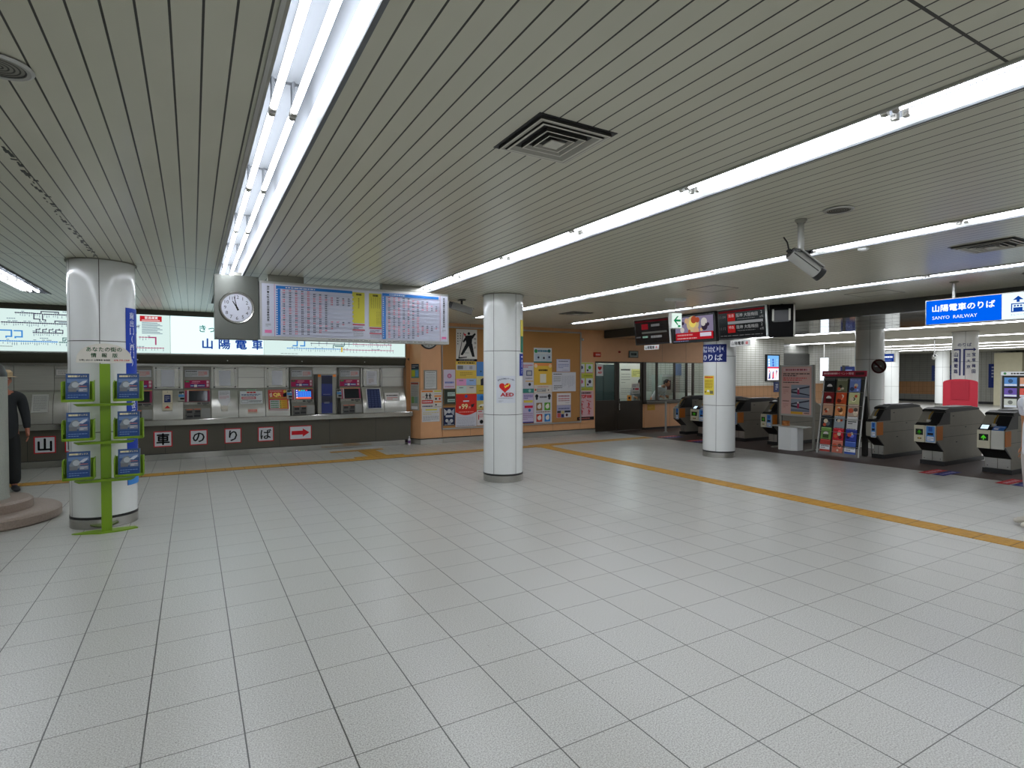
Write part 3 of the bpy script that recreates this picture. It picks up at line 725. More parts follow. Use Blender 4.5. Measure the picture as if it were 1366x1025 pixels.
# red framed letter plates on the dark counter front
PX = [-2.26, -1.83, -1.16, -.498, .096, .70, 1.31]
for x, ch in zip(PX, '山陽電車のりば'):
    S = Sheet(.305, .3, (216, 218, 222), .004, RED); S.F(0, 0, 1, 1, (200, 40, 50), .018); S.T(ch, .16, .14, .84, .86, (18, 18, 22), .035)
    desc = {'山': 'mountain character 山', '陽': 'character 陽, hidden behind the leaflet rack', '電': 'character 電, hidden behind the leaflet rack', '車': 'character 車', 'の': 'character の', 'り': 'character り', 'ば': 'character ば'}[ch]
    put(S, 'letter_plate', 'red edged white plate on the counter front with ' + desc, 'sign', (x, 12.597, .405), group='red edged plates on the ticket counter front')
S = Sheet(.45, .295, (216, 218, 222), .004, RED); S.F(0, 0, 1, 1, (200, 40, 50), .018); S.arrow(.1, .2, .9, .8, (206, 30, 40))
put(S, 'letter_plate', 'wide red edged plate on the counter front with red arrow', 'sign', (1.99, 12.597, .4), group='red edged plates on the ticket counter front')
# bottle in the corner
t = thing('drink_bottle', 'small purple labelled drink bottle standing in the counter corner', 'bottle', (4.36, 12.48, 0))
b = MB(); b.lathe([(0, 0), (.03, 0), (.032, .02), (.032, .12), (.022, .15), (.012, .165), (.012, .185)], mat('bottle_plastic', (206, 200, 206), .2), seg=14); b.build('bottle_body', t, smooth=True)
b = MB(); b.lathe([(.0325, .045), (.033, .05), (.033, .1), (.0325, .105)], (92, 44, 110), seg=14); b.build('label_band', t, smooth=True)
b = MB(); b.lathe([(.014, .183), (.014, .205), (0, .205)], WHITEM, seg=14); b.build('cap', t, smooth=True)
# ------------------------------------------------------------------ lime green leaflet rack at the first column
RX, RY = -.79, 7.2
t = thing('leaflet_rack', 'lime green six pocket leaflet rack standing against the left column', 'leaflet rack', (RX, RY, 0))
b = MB(); b.prism([(-.3, .0), (-.26, -.03), (-.05, -.11), (.12, -.09), (.27, -.02), (.24, .05), (-.1, .06)], 0, .012, GREEN, 'z'); b.build('base_plate', t)
b = MB(); b.box(-.045, .045, -.05, -.02, .01, 1.755, GREEN); b.build('post', t, bevel=.004)
for z in (1.375, .985, .592):
    b = MB(); b.box(-.24, .24, -.06, -.045, z-.055, z-.03, GREEN); b.prism([(-.26, z-.03), (-.22, z-.055), (.22, z-.055), (.26, z-.03)], -.12, -.045, GREEN, 'y'); b.build('cross_arm', t)
BRO = []
for zi, z in enumerate((1.375, .985, .592)):
    for sx in (-1, 1):
        c = sx*.21 + (-.0 if sx < 0 else .0)
        b = MB()
        b.box(c-.125, c+.125, -.2, -.08, z-.006, z+.004, GREEN)                 # shelf
        b.box(c-.125, c+.125, -.082, -.074, z, z+.2, GREEN)                     # back
        # side cheeks, the outer one with a window cut out
        for e in (-1, 1):
            xa = c + e*.125
            outer = (e == sx)
            if outer:
                b.box(xa-.004, xa+.004, -.2, -.165, z, z+.19, GREEN); b.box(xa-.004, xa+.004, -.105, -.075, z, z+.2, GREEN)
                b.box(xa-.004, xa+.004, -.165, -.105, z, z+.06, GREEN); b.box(xa-.004, xa+.004, -.165, -.105, z+.15, z+.2, GREEN)
            else: b.prism([(-.2, z), (-.2, z+.15), (-.17, z+.19), (-.075, z+.21), (-.075, z)], xa-.004, xa+.004, GREEN, 'x')
        b.box(c-.125, c+.125, -.2, -.193, z, z+.02, GREEN)
        b.build('pocket', t)
        BRO.append((RX + c, RY-.15, z+.006, zi, sx))
sg = MB(); pts = []
for k in range(21):
    a = PI*k/20; pts.append((.235*math.cos(a), .015+.185*math.sin(a)**.8 if 0 < k < 20 else .015))
sg.prism([(-.235, 0)] + pts[::-1] + [(.235, 0)], -.006, .0, mat('cream_board', (218, 214, 202), .5), 'y')
sgb = sg.build('sign_board', t, loc=(0, -.055, 1.765))
g = MB(); G2 = (22, 120, 64)
g.ftext('あなたの街の', -.15, .15, .112, .165, 0, G2, .02); g.ftext('情', -.115, -.065, .055, .1, 0, G2, .02); g.ftext('報', -.025, .025, .055, .1, 0, G2, .02); g.ftext('版', .065, .115, .055, .1, 0, G2, .02)
g.ftext('お問い合わせ 山陽電車 板宿駅', -.22, .06, .018, .036, 0, BLK, .02); g.ftext('078-732-1368', .07, .225, .018, .036, 0, (200, 50, 40), .02)
g.build('sign_lettering', sgb, loc=(0, -.0072, 0))
POS = [('upper', 0), ('middle', 1), ('lower', 2)]
for (x, y, z, zi, sx) in BRO:
    S = Sheet(.19, .27, (64, 88, 132), .022, WHT)
    S.R(.04, .02, .96, .98, (60, 86, 128)); S.L(.1, .06, .5, .14, 1, (236, 220, 170), .8, 5); S.T('ボックス', .52, .05, .9, .15, (236, 220, 170), .02); S.R(.06, .2, .94, .34, (104, 128, 166)); S.P([(.1, .5), (.25, .3), (.45, .26), (.6, .4), (.55, .62), (.2, .66)], (120, 128, 134)); S.D(.4, .42, .028, (170, 176, 180))
    S.P([(.5, .4), (.72, .28), (.9, .25), (.86, .33), (.7, .42)], (190, 196, 206)); S.L(.55, .45, .9, .5, 1, (206, 120, 90), .5); S.R(.12, .54, .46, .68, (110, 112, 116)); S.R(.54, .54, .92, .68, (128, 134, 146)); S.L(.58, .56, .88, .66, 2, (206, 206, 210), .4); S.R(.04, .74, .96, .98, (40, 70, 124)); S.L(.1, .76, .9, .92, 2, (110, 140, 180), .3)
    o = S.build('leaflet_stack', loc=(x, y, z+.135), rot=(-.12, 0, 0))
    tag(o, 'stack of blue leaflets in the %s %s pocket of the green rack' % (('upper', 'middle', 'lower')[zi], 'left' if sx < 0 else 'right'), 'leaflets', 'leaflets in the green rack')
# blue vertical sign on the first column
R1 = .3095
S = Sheet(.33, 1.95, (34, 66, 168), .003, seg=14)
S.V('南出口(西口)', .14, .02, .4, .33, WHT, .02); S.V('須磨区役所', .18, .38, .44, .62, WHT, .02); S.R(.56, .03, .98, .13, (90, 140, 220)); S.R(.56, .14, .98, .22, WHT)
S.V('SOUTHEXIT', .58, .36, .72, .6, WHT, .01); S.V('WARDOFFICE', .58, .62, .72, .82, WHT, .01); S.R(0, .86, 1, 1, (70, 140, 214)); S.D(.5, .9, .06, (220, 170, 130)); S.D(.75, .88, .05, (230, 200, 170))
S.wrap(R1); o = S.build('exit_sign', loc=(C1[0], C1[1], 1.4), rot=1.37); tag(o, 'tall narrow blue exit sign wrapped on the left column', 'sign')
# heart notice and blue sign on the middle column
S = Sheet(.3, .41, (212, 216, 224), .002, seg=10)
for i, ch in enumerate('まちかど救急ステーション'):
    u = -.4 + i*.8/11; S.T(ch, .5+u*1.0-.036, .1+abs(u)**2*.38-.035, .5+u-.036+.072, .1+abs(u)**2*.38+.035, (50, 60, 100), .02, ang=-u*.9)
S.heart(.43, .42, .085, (206, 36, 34)); S.P([(.42, .46), (.5, .33), (.56, .35), (.62, .28), (.7, .26), (.6, .38), (.55, .39)], (236, 206, 60)); S.P([(.4, .36), (.46, .38), (.42, .44)], (240, 214, 90))
S.T('AED', .2, .62, .88, .76, (178, 26, 40), .03, True); S.L(.12, .8, .85, .84, 1, GRY, .3); S.L(.12, .9, .35, .97, 2, GRY, .3)
S.wrap(R1); o = S.build('wall_notice', loc=(C2[0], C2[1], 1.415), rot=-.35); tag(o, 'white notice with red heart and lightning on the middle column', 'notice')
S = Sheet(.14, .34, (28, 50, 140), .004, seg=6); S.arrow(.3, .08, .75, .2, WHT); S.V('改札口', .32, .26, .68, .62, WHT, .02); S.L(.3, .68, .7, .9, 3, LGR, .4); S.wrap(R1)
o = S.build('exit_sign', loc=(C2[0], C2[1], 1.79), rot=.67); tag(o, 'small blue sign with arrow on the edge of the middle column', 'sign')
S = Sheet(.12, .5, (206, 190, 70), .004, seg=6); S.R(0, .5, 1, 1, (30, 110, 90)); S.wrap(R1)
o = S.build('exit_sign', loc=(C2[0], C2[1], 2.23), rot=.72); tag(o, 'thin yellow and green strip above the blue arrow sign', 'sign')
# blue sign and yellow notice on the third column
S = Sheet(.75, .35, (24, 38, 104), .004, seg=20); S.T('山陽電車', .06, .1, .94, .46, (216, 220, 230), .012, True); S.T('のりば', .3, .56, .9, .92, (216, 220, 230), .012, True); S.wrap(R1)
o = S.build('direction_sign', loc=(C3[0], C3[1], 2.06), rot=-1.65); tag(o, 'navy blue sign wrapped round the column under the monitors', 'sign')
S = Sheet(.25, .38, (226, 206, 70), .002, seg=8); S.R(.06, .03, .94, .14, (236, 160, 60)); S.L(.1, .05, .9, .12, 1, RED, .6); S.L(.1, .2, .9, .66, 6, (160, 120, 40), .4, 3); S.D(.2, .85, .02, (120, 60, 50)); S.R(.4, .75, .62, .84, WHT); S.R(.68, .78, .94, .94, (130, 126, 90)); S.wrap(R1)
o = S.build('wall_notice', loc=(C3[0], C3[1], 1.425), rot=-1.59); tag(o, 'yellow notice on the column under the blue sign', 'notice')

# ------------------------------------------------------------------ hanging clock box and timetable
t = thing('clock_box', 'square steel clock box hanging beside the timetable board', 'clock', (.468, 7.55, 2.44))
b = MB(); b.box(-.238, .238, -.1, .1, -.375, .385, mat('clock_case_steel', (104, 106, 100), .28, .85, .06, 3)); b.build('case', t, bevel=.004)
b = MB()
for x in (-.22, .22):
    for z in (-.36, .37): b.fdisc(x, z, .006, -.1015, DGREY, 10)
b.build('screws', t)
b = MB(); b.box(-.06, .06, -.03, .03, .385, .432, GREYM); b.build('hanger', t)
b = MB()
RR = .182
prof = []
for k in range(9):
    a = PI*k/8; prof.append((RR-.0+.014*math.cos(a), .014*math.sin(a)))
vs = MB(); vs.lathe([(RR-.02, .0), (RR-.012, .018), (RR+.004, .02), (RR+.012, .006), (RR+.013, 0)], STEELM, seg=56)
vs.v = [(x, -.1-z, y) for x, y, z in vs.v]; vs.build('bezel', t, smooth=True)
b = MB(); b.fdisc(0, 0, RR-.014, -.1025, (222, 224, 236), 48); dial = b.build('dial', t)
b = MB()
for k in range(1, 13):
    a = PI/2 - k*PI/6; x, z = .125*math.cos(a), .125*math.sin(a); b.ftext(str(k), x-.024, x+.024, z-.02, z+.02, -.1035, (40, 44, 60), .0)
b.build('numerals', dial)
def hand(ang, L, w, nm):
    h = MB(); d = (math.sin(ang), math.cos(ang)); p = (d[1], -d[0])
    h.poly([(-d[0]*.035-p[0]*w, -.106, -d[1]*.035-p[1]*w), (-d[0]*.035+p[0]*w, -.106, -d[1]*.035+p[1]*w), (d[0]*L+p[0]*w*.6, -.106, d[1]*L+p[1]*w*.6), (d[0]*L-p[0]*w*.6, -.106, d[1]*L-p[1]*w*.6)], BLK)
    h.build(nm, dial)
hand(2*PI*(10.96/12), .09, .008, 'hour_hand'); hand(2*PI*(57.8/60), .135, .006, 'minute_hand')
h = MB(); h.fdisc(0, 0, .012, -.1065, BLK); h.build('hub', dial)

t = thing('timetable_board', 'wide hanging train timetable board beside the clock box', 'timetable', (1.962, 7.55, 2.43))
W, H = 1.245, .357
b = MB(); b.box(-W, W, -.09, .09, -H, H, ALU); b.build('case', t, bevel=.004)
b = MB(); b.box(-W+.1, -W+.52, -.05, .05, H, .443, GREYM); b.build('hanger', t)
b = MB(); b.box(.28, .85, -.05, .05, H, .443, GREYM); b.build('hanger', t)
S = Sheet(2*W-.05, 2*H-.07, (206, 208, 222), .006); w = S.w
def U(m): return (m + W - .025)/w        # metres from the board centre -> fraction
LBL, DK, RD = (46, 122, 200), (74, 78, 98), (206, 112, 130)
S.V('神戸・大阪方面平日発車時刻表', U(-1.175), .04, U(-1.125), .72, BLK, .03); S.L(U(-1.18), .76, U(-1.12), .82, 3, GRY, .4); S.R(U(-1.19), .88, U(-1.11), .94, (236, 130, 180))
S.R(U(-1.08), 0, U(-1.075), 1, (196, 110, 150)); S.R(U(-1.06), .03, U(-.13), .085, LBL); S.R(U(-1.06), .09, U(-1.01), .97, LBL); S.L(U(-.95), .04, U(-.6), .075, 1, WHT, .6)
y = S.n()
rr = random.Random(3)
S.frect(S.X(U(-.13)), S.X(U(.03)), S.Z(.68), S.Z(.05), y, (206, 198, 74)); S.frect(S.X(U(.09)), S.X(U(.255)), S.Z(.74), S.Z(.05), y, (206, 198, 74))
S.L(U(-.08), .07, U(-.01), .12, 1, BLK, .75, 3); S.L(U(-.055), .16, U(-.04), .38, 7, (90, 80, 30), .6); S.L(U(.14), .07, U(.21), .12, 1, BLK, .75, 3)
for k in range(5): S.L(U(.115+k*.027), .13, U(.128+k*.027), .36, 14, (100, 90, 40), .4, k); S.L(U(.17+k*.018), .42, U(.18+k*.018), .7, 14, (120, 110, 50), .4, k+9) if k > 0 else None
for (a, c, z) in ((-.13, .03, .70), (.09, .255, .76)):
    S.R(U(a), z, U(c), z+.022, (186, 36, 60)); S.L(U(a+.01), z+.05, U(c-.03), z+.1, 2, DK, .5); S.R(U(a), z+.11, U(c), z+.13, (186, 36, 60)); S.L(U(a+.01), z+.14, U(c-.02), min(.98, z+.26), 5, GRY, .3)
S.R(U(.265), .03, U(1.075), .085, LBL); S.R(U(.265), .09, U(.312), .985, LBL); S.L(U(.36), .04, U(.58), .075, 1, WHT, .6); S.R(U(1.095), 0, U(1.1), 1, (196, 90, 120))
S.V('姫路・網干方面平日発車時刻表', U(1.13), .04, U(1.18), .7, BLK, .03); S.L(U(1.13), .74, U(1.18), .8, 3, GRY, .4); S.R(U(1.12), .9, U(1.19), .95, (236, 130, 180))
y = S.n(); y2 = S.n()
def hours(x0, dx, n, colh):
    z0 = .1
    for r in range(20): 
        zz = z0 + r*.0435
        S.frect(S.X(U(x0-.075)), S.X(U(x0-.06)), S.Z(zz+.026), S.Z(zz+.006), y2, WHT)
        if r % 2: S.frect(S.X(U(x0-.03)), S.X(U(x0+dx*n)), S.Z(zz+.034), S.Z(zz), y, (196, 200, 216))
    for cidx in range(n):
        top, bot = colh(cidx)
        for r in range(20):
            if top <= r <= bot and not (cidx >= n-4 and (6 <= r <= 12)):
                zz = z0 + r*.0435 + rr.uniform(-.004, .004); cx = x0 + cidx*dx
                col = RD if rr.random() < (.65 if cidx % 4 in (0, 2) else .25) else DK
                S.frect(S.X(U(cx)), S.X(U(cx+.01)), S.Z(zz+.03), S.Z(zz+.003), y2, col); S.frect(S.X(U(cx+.014)), S.X(U(cx+.024)), S.Z(zz+.03), S.Z(zz+.003), y2, col)
                if rr.random() < .5: S.frect(S.X(U(cx+.03)), S.X(U(cx+.036)), S.Z(zz+.012), S.Z(zz+.003), y2, col)
hours(-.985, .072, 12, lambda c: (0 if c < 5 else 1 if c < 8 else 2, 19 if c < 5 else 18-max(0, c-6)))
hours(.345, .068, 11, lambda c: (0 if c < 5 else 1 if c < 9 else 3, 19 if c < 6 else 18-max(0, c-6)))
S.build('timetable_sheet', t, loc=(0, -.09, .005))
S = Sheet(2.2, .022, ALU, .002); S.L(.3, .2, .55, .8, 1, DGREY, .5); S.L(.6, .2, .9, .8, 1, DGREY, .5); S.build('maker_strip', t, loc=(0, -.09, -.338))

# ------------------------------------------------------------------ notice board and posters on the orange wall
YW = 12.46
t = thing('notice_board', 'wide cork notice board in an aluminium frame on the orange wall', 'notice board', (7.2, YW, 1.555))
b = MB(); b.box(-2.03, 2.03, -.02, 0, -1.21, 1.21, CORK); b.build('cork_panel', t)
b = MB(); b.box(-2.06, 2.06, -.04, 0, 1.2, 1.235, ALU); b.box(-2.06, 2.06, -.04, 0, -1.235, -1.2, ALU); b.box(-2.06, -2.025, -.04, 0, -1.2, 1.2, ALU); b.box(2.025, 2.06, -.04, 0, -1.2, 1.2, ALU); b.build('frame', t)
YB = YW-.021
def poster(S, label, c, cat='poster', grp='posters on the cork notice board', y=YB, name='poster'):
    return put(S, name, label, cat, (c[0], y, c[1]), group=grp)
def SH(c, bg, t=.003): return Sheet(c[2], c[3], bg, t)
c = (5.354, 1.527, .303, .454); S = SH(c, (206, 196, 214)); S.O(.5, .33, .035, .055, (180, 90, 130)); S.D(.5, .33, .034, (206, 150, 180)); S.L(.12, .62, .88, .74, 1, (90, 110, 180), .75, 3); S.L(.1, .86, .9, .94, 1, (180, 80, 120), .5)
poster(S, 'pale violet poster with round pink emblem at the board\'s left edge', c)
c = (5.356, 1.095, .311, .396); S = SH(c, (54, 60, 52), .025); S.F(0, 0, 1, 1, (96, 92, 72), .02); S.R(.3, .2, .92, .44, (170, 190, 180)); S.R(.3, .62, .92, .8, (170, 190, 180)); S.L(.35, .24, .9, .4, 2, GRY, .4); S.L(.35, .65, .9, .78, 1, (60, 110, 90), .5); S.R(.05, .92, .95, .98, (120, 84, 44))
poster(S, 'dark green framed notice under the violet poster', c, 'framed notice', name='framed_notice')
c = (5.346, .627, .304, .432); S = SH(c, (38, 46, 74)); S.D(.5, .2, .05, LGR); S.P([(.05, .05), (.4, .25), (.1, .45)], LGR); S.P([(.95, .05), (.6, .25), (.9, .45)], (150, 156, 170)); S.R(.2, .42, .8, .54, (190, 192, 200)); S.D(.3, .72, .04, LGR); S.D(.68, .74, .045, LGR); S.D(.5, .85, .05, (140, 146, 160)); S.L(.1, .92, .9, .98, 1, LGR, .5)
poster(S, 'dark navy and white picture poster at the board\'s lower left corner', c)
c = (5.812, 2.349, .562, .774); S = SH(c, (222, 220, 214)); S.R(0, .93, 1, 1, BLK); S.L(.15, .95, .85, .98, 1, LGR, .6)
S.D(.6, .13, .035, BLK); S.P([(.42, .2), (.78, .18), (.74, .46), (.48, .46)], BLK); S.P([(.48, .42), (.66, .46), (.3, .82), (.2, .8)], BLK); S.P([(.56, .46), (.76, .44), (.88, .86), (.76, .86)], BLK); S.P([(.46, .22), (.56, .26), (.36, .42), (.3, .38)], BLK); S.P([(.72, .2), (.9, .1), (.92, .15), (.78, .3)], BLK); S.P([(.33, .12), (.48, .16), (.4, .22)], (216, 60, 66)); S.P([(.34, .1), (.36, .1), (.14, .9), (.1, .9)], BLK); S.P([(.1, .88), (.5, .86), (.5, .89), (.1, .92)], BLK)
S.L(.36, .72, .6, .76, 1, GRY, .4); S.V('一時停止', .84, .1, .95, .62, BLK, .0); S.L(.05, .1, .1, .5, 5, BLK, .5); S.L(.17, .1, .22, .4, 4, BLK, .5)
poster(S, 'black and white brush painted figure poster at the top of the board', c)
c = (5.798, 1.559, .554, .792); S = SH(c, (222, 190, 84)); S.L(.1, .02, .9, .07, 1, BLK, .75, 3); S.R(.03, .1, .97, .27, (196, 198, 206)); S.R(.08, .13, .35, .24, GRY); S.R(.38, .14, .52, .24, LGR); S.R(.65, .14, .8, .24, (160, 160, 170)); S.L(.2, .33, .8, .46, 3, (150, 120, 60), .35); S.R(.02, .53, .5, .74, (226, 160, 200)); S.R(.5, .53, .98, .74, (160, 190, 232)); S.R(.02, .75, .5, .98, (196, 216, 206)); S.R(.5, .75, .98, .98, (214, 206, 190))
for (u, v) in ((.25, .65), (.75, .65), (.25, .87), (.75, .87)): S.R(u-.1, v-.075, u+.1, v-.05, GRY)
poster(S, 'yellow poster with pink, blue and pale squares below the figure poster', c)
c = (5.794, .764, .564, .799); S = SH(c, (204, 204, 212)); S.R(0, 0, 1, .56, (206, 50, 40))
pts = [(0, .55)] + [(k/12, .55+.1*math.sin(PI*k/12)) for k in range(13)] + [(1, .55)]
S.P(pts[::-1], (206, 50, 40)); S.D(.5, .07, .04, (70, 90, 150)); S.R(.36, .2, .64, .24, WHT); S.T('99', .26, .3, .6, .46, (244, 230, 170), .02); S.T('円', .62, .38, .7, .46, (240, 220, 200), .01); S.P([(.72, .33), (.9, .3), (.84, .4), (.76, .42)], (50, 40, 44)); S.L(.15, .52, .85, .58, 1, (236, 150, 140), .4); S.L(.08, .7, .9, .92, 5, (170, 172, 184), .3); S.L(.05, .95, .9, .98, 1, GRY, .5); S.L(.16, .36, .24, .45, 1, (240, 220, 200), .75, 3)
poster(S, 'red and white price poster reading 99 at the bottom of the board', c)
c = (6.358, 1.556, .562, .789); S = SH(c, (88, 140, 206)); S.R(0, .45, 1, .72, (216, 206, 140)); S.R(0, .72, 1, 1, (206, 180, 66)); S.P([(.45, .1), (.85, .08), (.9, .72), (.2, .74), (.2, .55), (.42, .48)], (40, 42, 54))
for k in range(18): S.R(.48+(k % 3)*.13, .14+(k//3)*.09, .54+(k % 3)*.13, .18+(k//3)*.09, (130, 130, 140))
S.D(.2, .3, .02, (60, 90, 90)); S.L(.1, .88, .8, .93, 1, (140, 110, 40), .5)
poster(S, 'blue and yellow poster of a dark tower left of the middle column', c)
c = (6.362, .963, .554, .373); S = SH(c, (206, 190, 120)); S.R(0, 0, 1, .42, (70, 140, 206)); S.D(.25, .26, .06, (40, 110, 190)); S.D(.6, .28, .05, (226, 230, 236)); S.P([(.06, .8), (.2, .66), (.6, .64), (.7, .8)], (236, 236, 226)); S.L(.1, .9, .9, .97, 1, (190, 140, 50), .6); S.D(.2, .83, .02, BLK)
poster(S, 'small blue and yellow leaflet under the dark tower poster', c)
c = (6.364, .566, .549, .383); S = SH(c, (216, 210, 210)); S.R(.05, .06, .25, .12, (200, 60, 70)); S.L(.06, .2, .6, .5, 4, (206, 100, 100), .4); S.R(.06, .3, .1, .62, (200, 50, 60)); S.D(.22, .76, .05, BLK); S.D(.5, .8, .04, (206, 70, 60)); S.L(.5, .92, .95, .97, 1, (90, 120, 90), .6)
poster(S, 'white leaflet with red print at the bottom left of the middle column', c)
c = (8.016, 2.141, .562, .387); S = SH(c, (206, 214, 216)); S.R(0, .92, 1, 1, (40, 130, 120)); S.D(.12, .22, .05, (60, 150, 90)); S.D(.85, .2, .045, (50, 110, 110)); S.L(.22, .12, .78, .3, 1, (50, 120, 150), .75, 3); S.R(.06, .42, .32, .86, (186, 200, 214)); S.R(.36, .42, .64, .86, (190, 206, 214)); S.R(.68, .42, .94, .86, (186, 200, 214)); S.D(.25, .65, .03, (60, 64, 90)); S.D(.55, .68, .03, (70, 60, 70)); S.D(.85, .62, .03, (60, 70, 100))
poster(S, 'white and teal poster, topmost right of the middle column', c)
c = (8.022, 1.650, .560, .580); S = SH(c, (232, 190, 76)); S.R(0, 0, 1, .13, (236, 150, 90)); S.D(.1, .13, .05, (240, 210, 170)); S.D(.9, .13, .05, (240, 200, 150)); S.L(.25, .28, .75, .38, 1, BLK, .75, 3); S.R(.33, .5, .67, .9, (226, 222, 206))
poster(S, 'orange yellow poster with white square below the teal poster', c)
c = (8.023, 1.256, .561, .209); S = SH(c, (214, 206, 196)); S.L(.2, .15, .8, .3, 1, (200, 90, 60), .5); S.R(.16, .45, .66, .85, (150, 150, 150)); S.L(.2, .5, .62, .8, 2, WHT, .4); S.D(.8, .65, .02, (90, 90, 90)); S.D(.08, .6, .03, (206, 90, 80))
poster(S, 'narrow cream strip notice below the orange yellow poster', c)
c = (8.023, .753, .560, .784); S = SH(c, (208, 208, 212)); S.D(.15, .1, .05, (40, 40, 46)); S.D(.15, .18, .035, (60, 60, 70)); S.D(.85, .1, .05, (40, 40, 46)); S.D(.85, .18, .035, (60, 60, 70)); S.L(.3, .09, .72, .17, 1, (90, 92, 100), .75, 3)
for (u, v, k) in ((.12, .32, (150, 120, 84)), (.57, .32, (92, 160, 50)), (.12, .7, (196, 72, 54)), (.57, .7, (60, 130, 196))): S.R(u, v, u+.33, v+.26, k); S.D(u+.165, v+.13, .06, (226, 222, 214)); S.D(u+.2, v+.07, .03, (236, 230, 214))
S.L(.1, .6, .9, .66, 1, (140, 100, 90), .5)
poster(S, 'white manners poster with four coloured pictures on the board', c)
c = (7.481, 1.553, .508, .790); S = SH(c, (206, 206, 216)); S.L(.35, .06, .92, .18, 2, (206, 90, 110), .5); S.R(.55, .26, .9, .44, (90, 96, 130)); S.R(.6, .29, .85, .41, LGR); S.L(.5, .5, .9, .54, 1, BLK, .5); S.R(.5, .6, .95, .63, (226, 180, 90)); S.D(.75, .72, .04, BLK); S.R(0, .86, 1, 1, (70, 140, 130)); S.D(.75, .93, .04, (160, 200, 190))
poster(S, 'pale grey and teal poster just right of the middle column', c)
c = (7.479, .767, .504, .774); S = SH(c, (198, 186, 214)); S.L(.4, .05, .95, .2, 3, (90, 80, 160), .5); S.R(.4, .24, .95, .32, (226, 206, 90)); S.R(.45, .42, .95, .5, (216, 40, 70)); S.D(.75, .58, .04, (70, 110, 170)); S.L(.35, .66, .95, .9, 4, (150, 110, 150), .35); S.R(0, .96, 1, 1, (60, 60, 140))
poster(S, 'lilac poster with red bar low beside the middle column', c)
c = (8.671, 1.880, .443, .335); S = SH(c, (190, 190, 220)); S.R(.05, .06, .95, .94, (206, 206, 222)); S.L(.15, .12, .85, .22, 1, (60, 60, 90), .6); S.L(.12, .35, .9, .75, 3, (110, 120, 170), .35); S.L(.4, .85, .9, .92, 1, GRY, .4)
poster(S, 'small lavender notice above the wide white form', c)
c = (8.698, 1.439, .772, .518); S = SH(c, (212, 212, 218)); S.L(.05, .06, .4, .14, 1, BLK, .5)
for k in range(8): S.L(.4+k*.07, .18, .44+k*.07, .82-.05*(k % 4), 16, (120, 122, 140), .3, k)
S.L(.05, .2, .36, .5, 5, GRY, .3); S.L(.06, .66, .4, .9, 4, (60, 60, 70), .4)
poster(S, 'wide white printed form near the right edge of the board', c)
c = (8.691, .975, .458, .317); S = SH(c, (220, 214, 214)); S.L(.1, .15, .9, .34, 1, (150, 50, 70), .5); S.L(.1, .4, .9, .54, 1, (190, 40, 60), .5); S.L(.1, .58, .9, .7, 1, (150, 50, 70), .5); S.L(.6, .8, .9, .86, 1, GRY, .4)
poster(S, 'white notice with three red lines under the wide form', c)
c = (8.691, .644, .459, .334); S = SH(c, (168, 168, 196)); S.L(.1, .2, .9, .35, 1, (90, 90, 130), .6); S.R(.03, .45, .28, .62, (60, 60, 60)); S.R(.55, .45, .97, .6, (50, 54, 60)); S.R(.03, .64, .28, .98, (190, 90, 80)); S.R(.3, .72, .5, .98, (50, 54, 100)); S.R(.54, .64, .97, .98, (206, 206, 206)); S.D(.7, .8, .04, (80, 50, 60)); S.R(.3, .45, .52, .7, (190, 176, 120))
poster(S, 'lilac notice with small photographs at the bottom of the board', c)
c = (9.416, 1.578, .577, .788); S = SH(c, (196, 200, 80)); S.F(0, 0, 1, 1, (216, 214, 170), .015)
for (u, v, k) in ((.06, .06, (60, 60, 90)), (.54, .06, (90, 170, 60)), (.06, .56, (206, 90, 130)), (.54, .56, (70, 60, 80))): S.R(u, v, u+.4, v+.32, (214, 218, 220)); S.D(u+.22, v+.12, .05, k); S.D(u+.1, v+.22, .03, (50, 50, 60)); S.L(u, v+.29, u+.4, v+.32, 1, (206, 60, 110) if v < .3 else (60, 140, 70), .8)
S.L(.4, .45, .9, .5, 1, (110, 120, 40), .5); S.L(.1, .92, .9, .96, 1, (110, 120, 40), .5)
poster(S, 'yellow green poster with four cartoon pictures beside the office door', c, grp='posters beside the office door', y=YW-.001)
c = (9.418, .774, .578, .806); S = SH(c, (216, 176, 180)); S.L(.15, .03, .85, .1, 1, (60, 40, 40), .75, 3); S.T('STOP', .14, .12, .58, .25, (206, 40, 44), .05, True); S.L(.6, .12, .88, .25, 1, (206, 40, 44), .75, 3)
for (u, v) in ((.28, .38), (.7, .38), (.28, .62), (.7, .62)):
    S.man(u, v, .19, (200, 40, 48), .12); S.P([(u-.14, v-.06), (u+.14, v+.0), (u+.14, v-.02), (u-.14, v-.08)], (200, 40, 48))
S.R(0, .88, 1, .99, BLK); S.L(.1, .91, .75, .96, 1, (214, 120, 110), .6)
poster(S, 'pink safety poster with red figures beside the office door', c, grp='posters beside the office door', y=YW-.001)
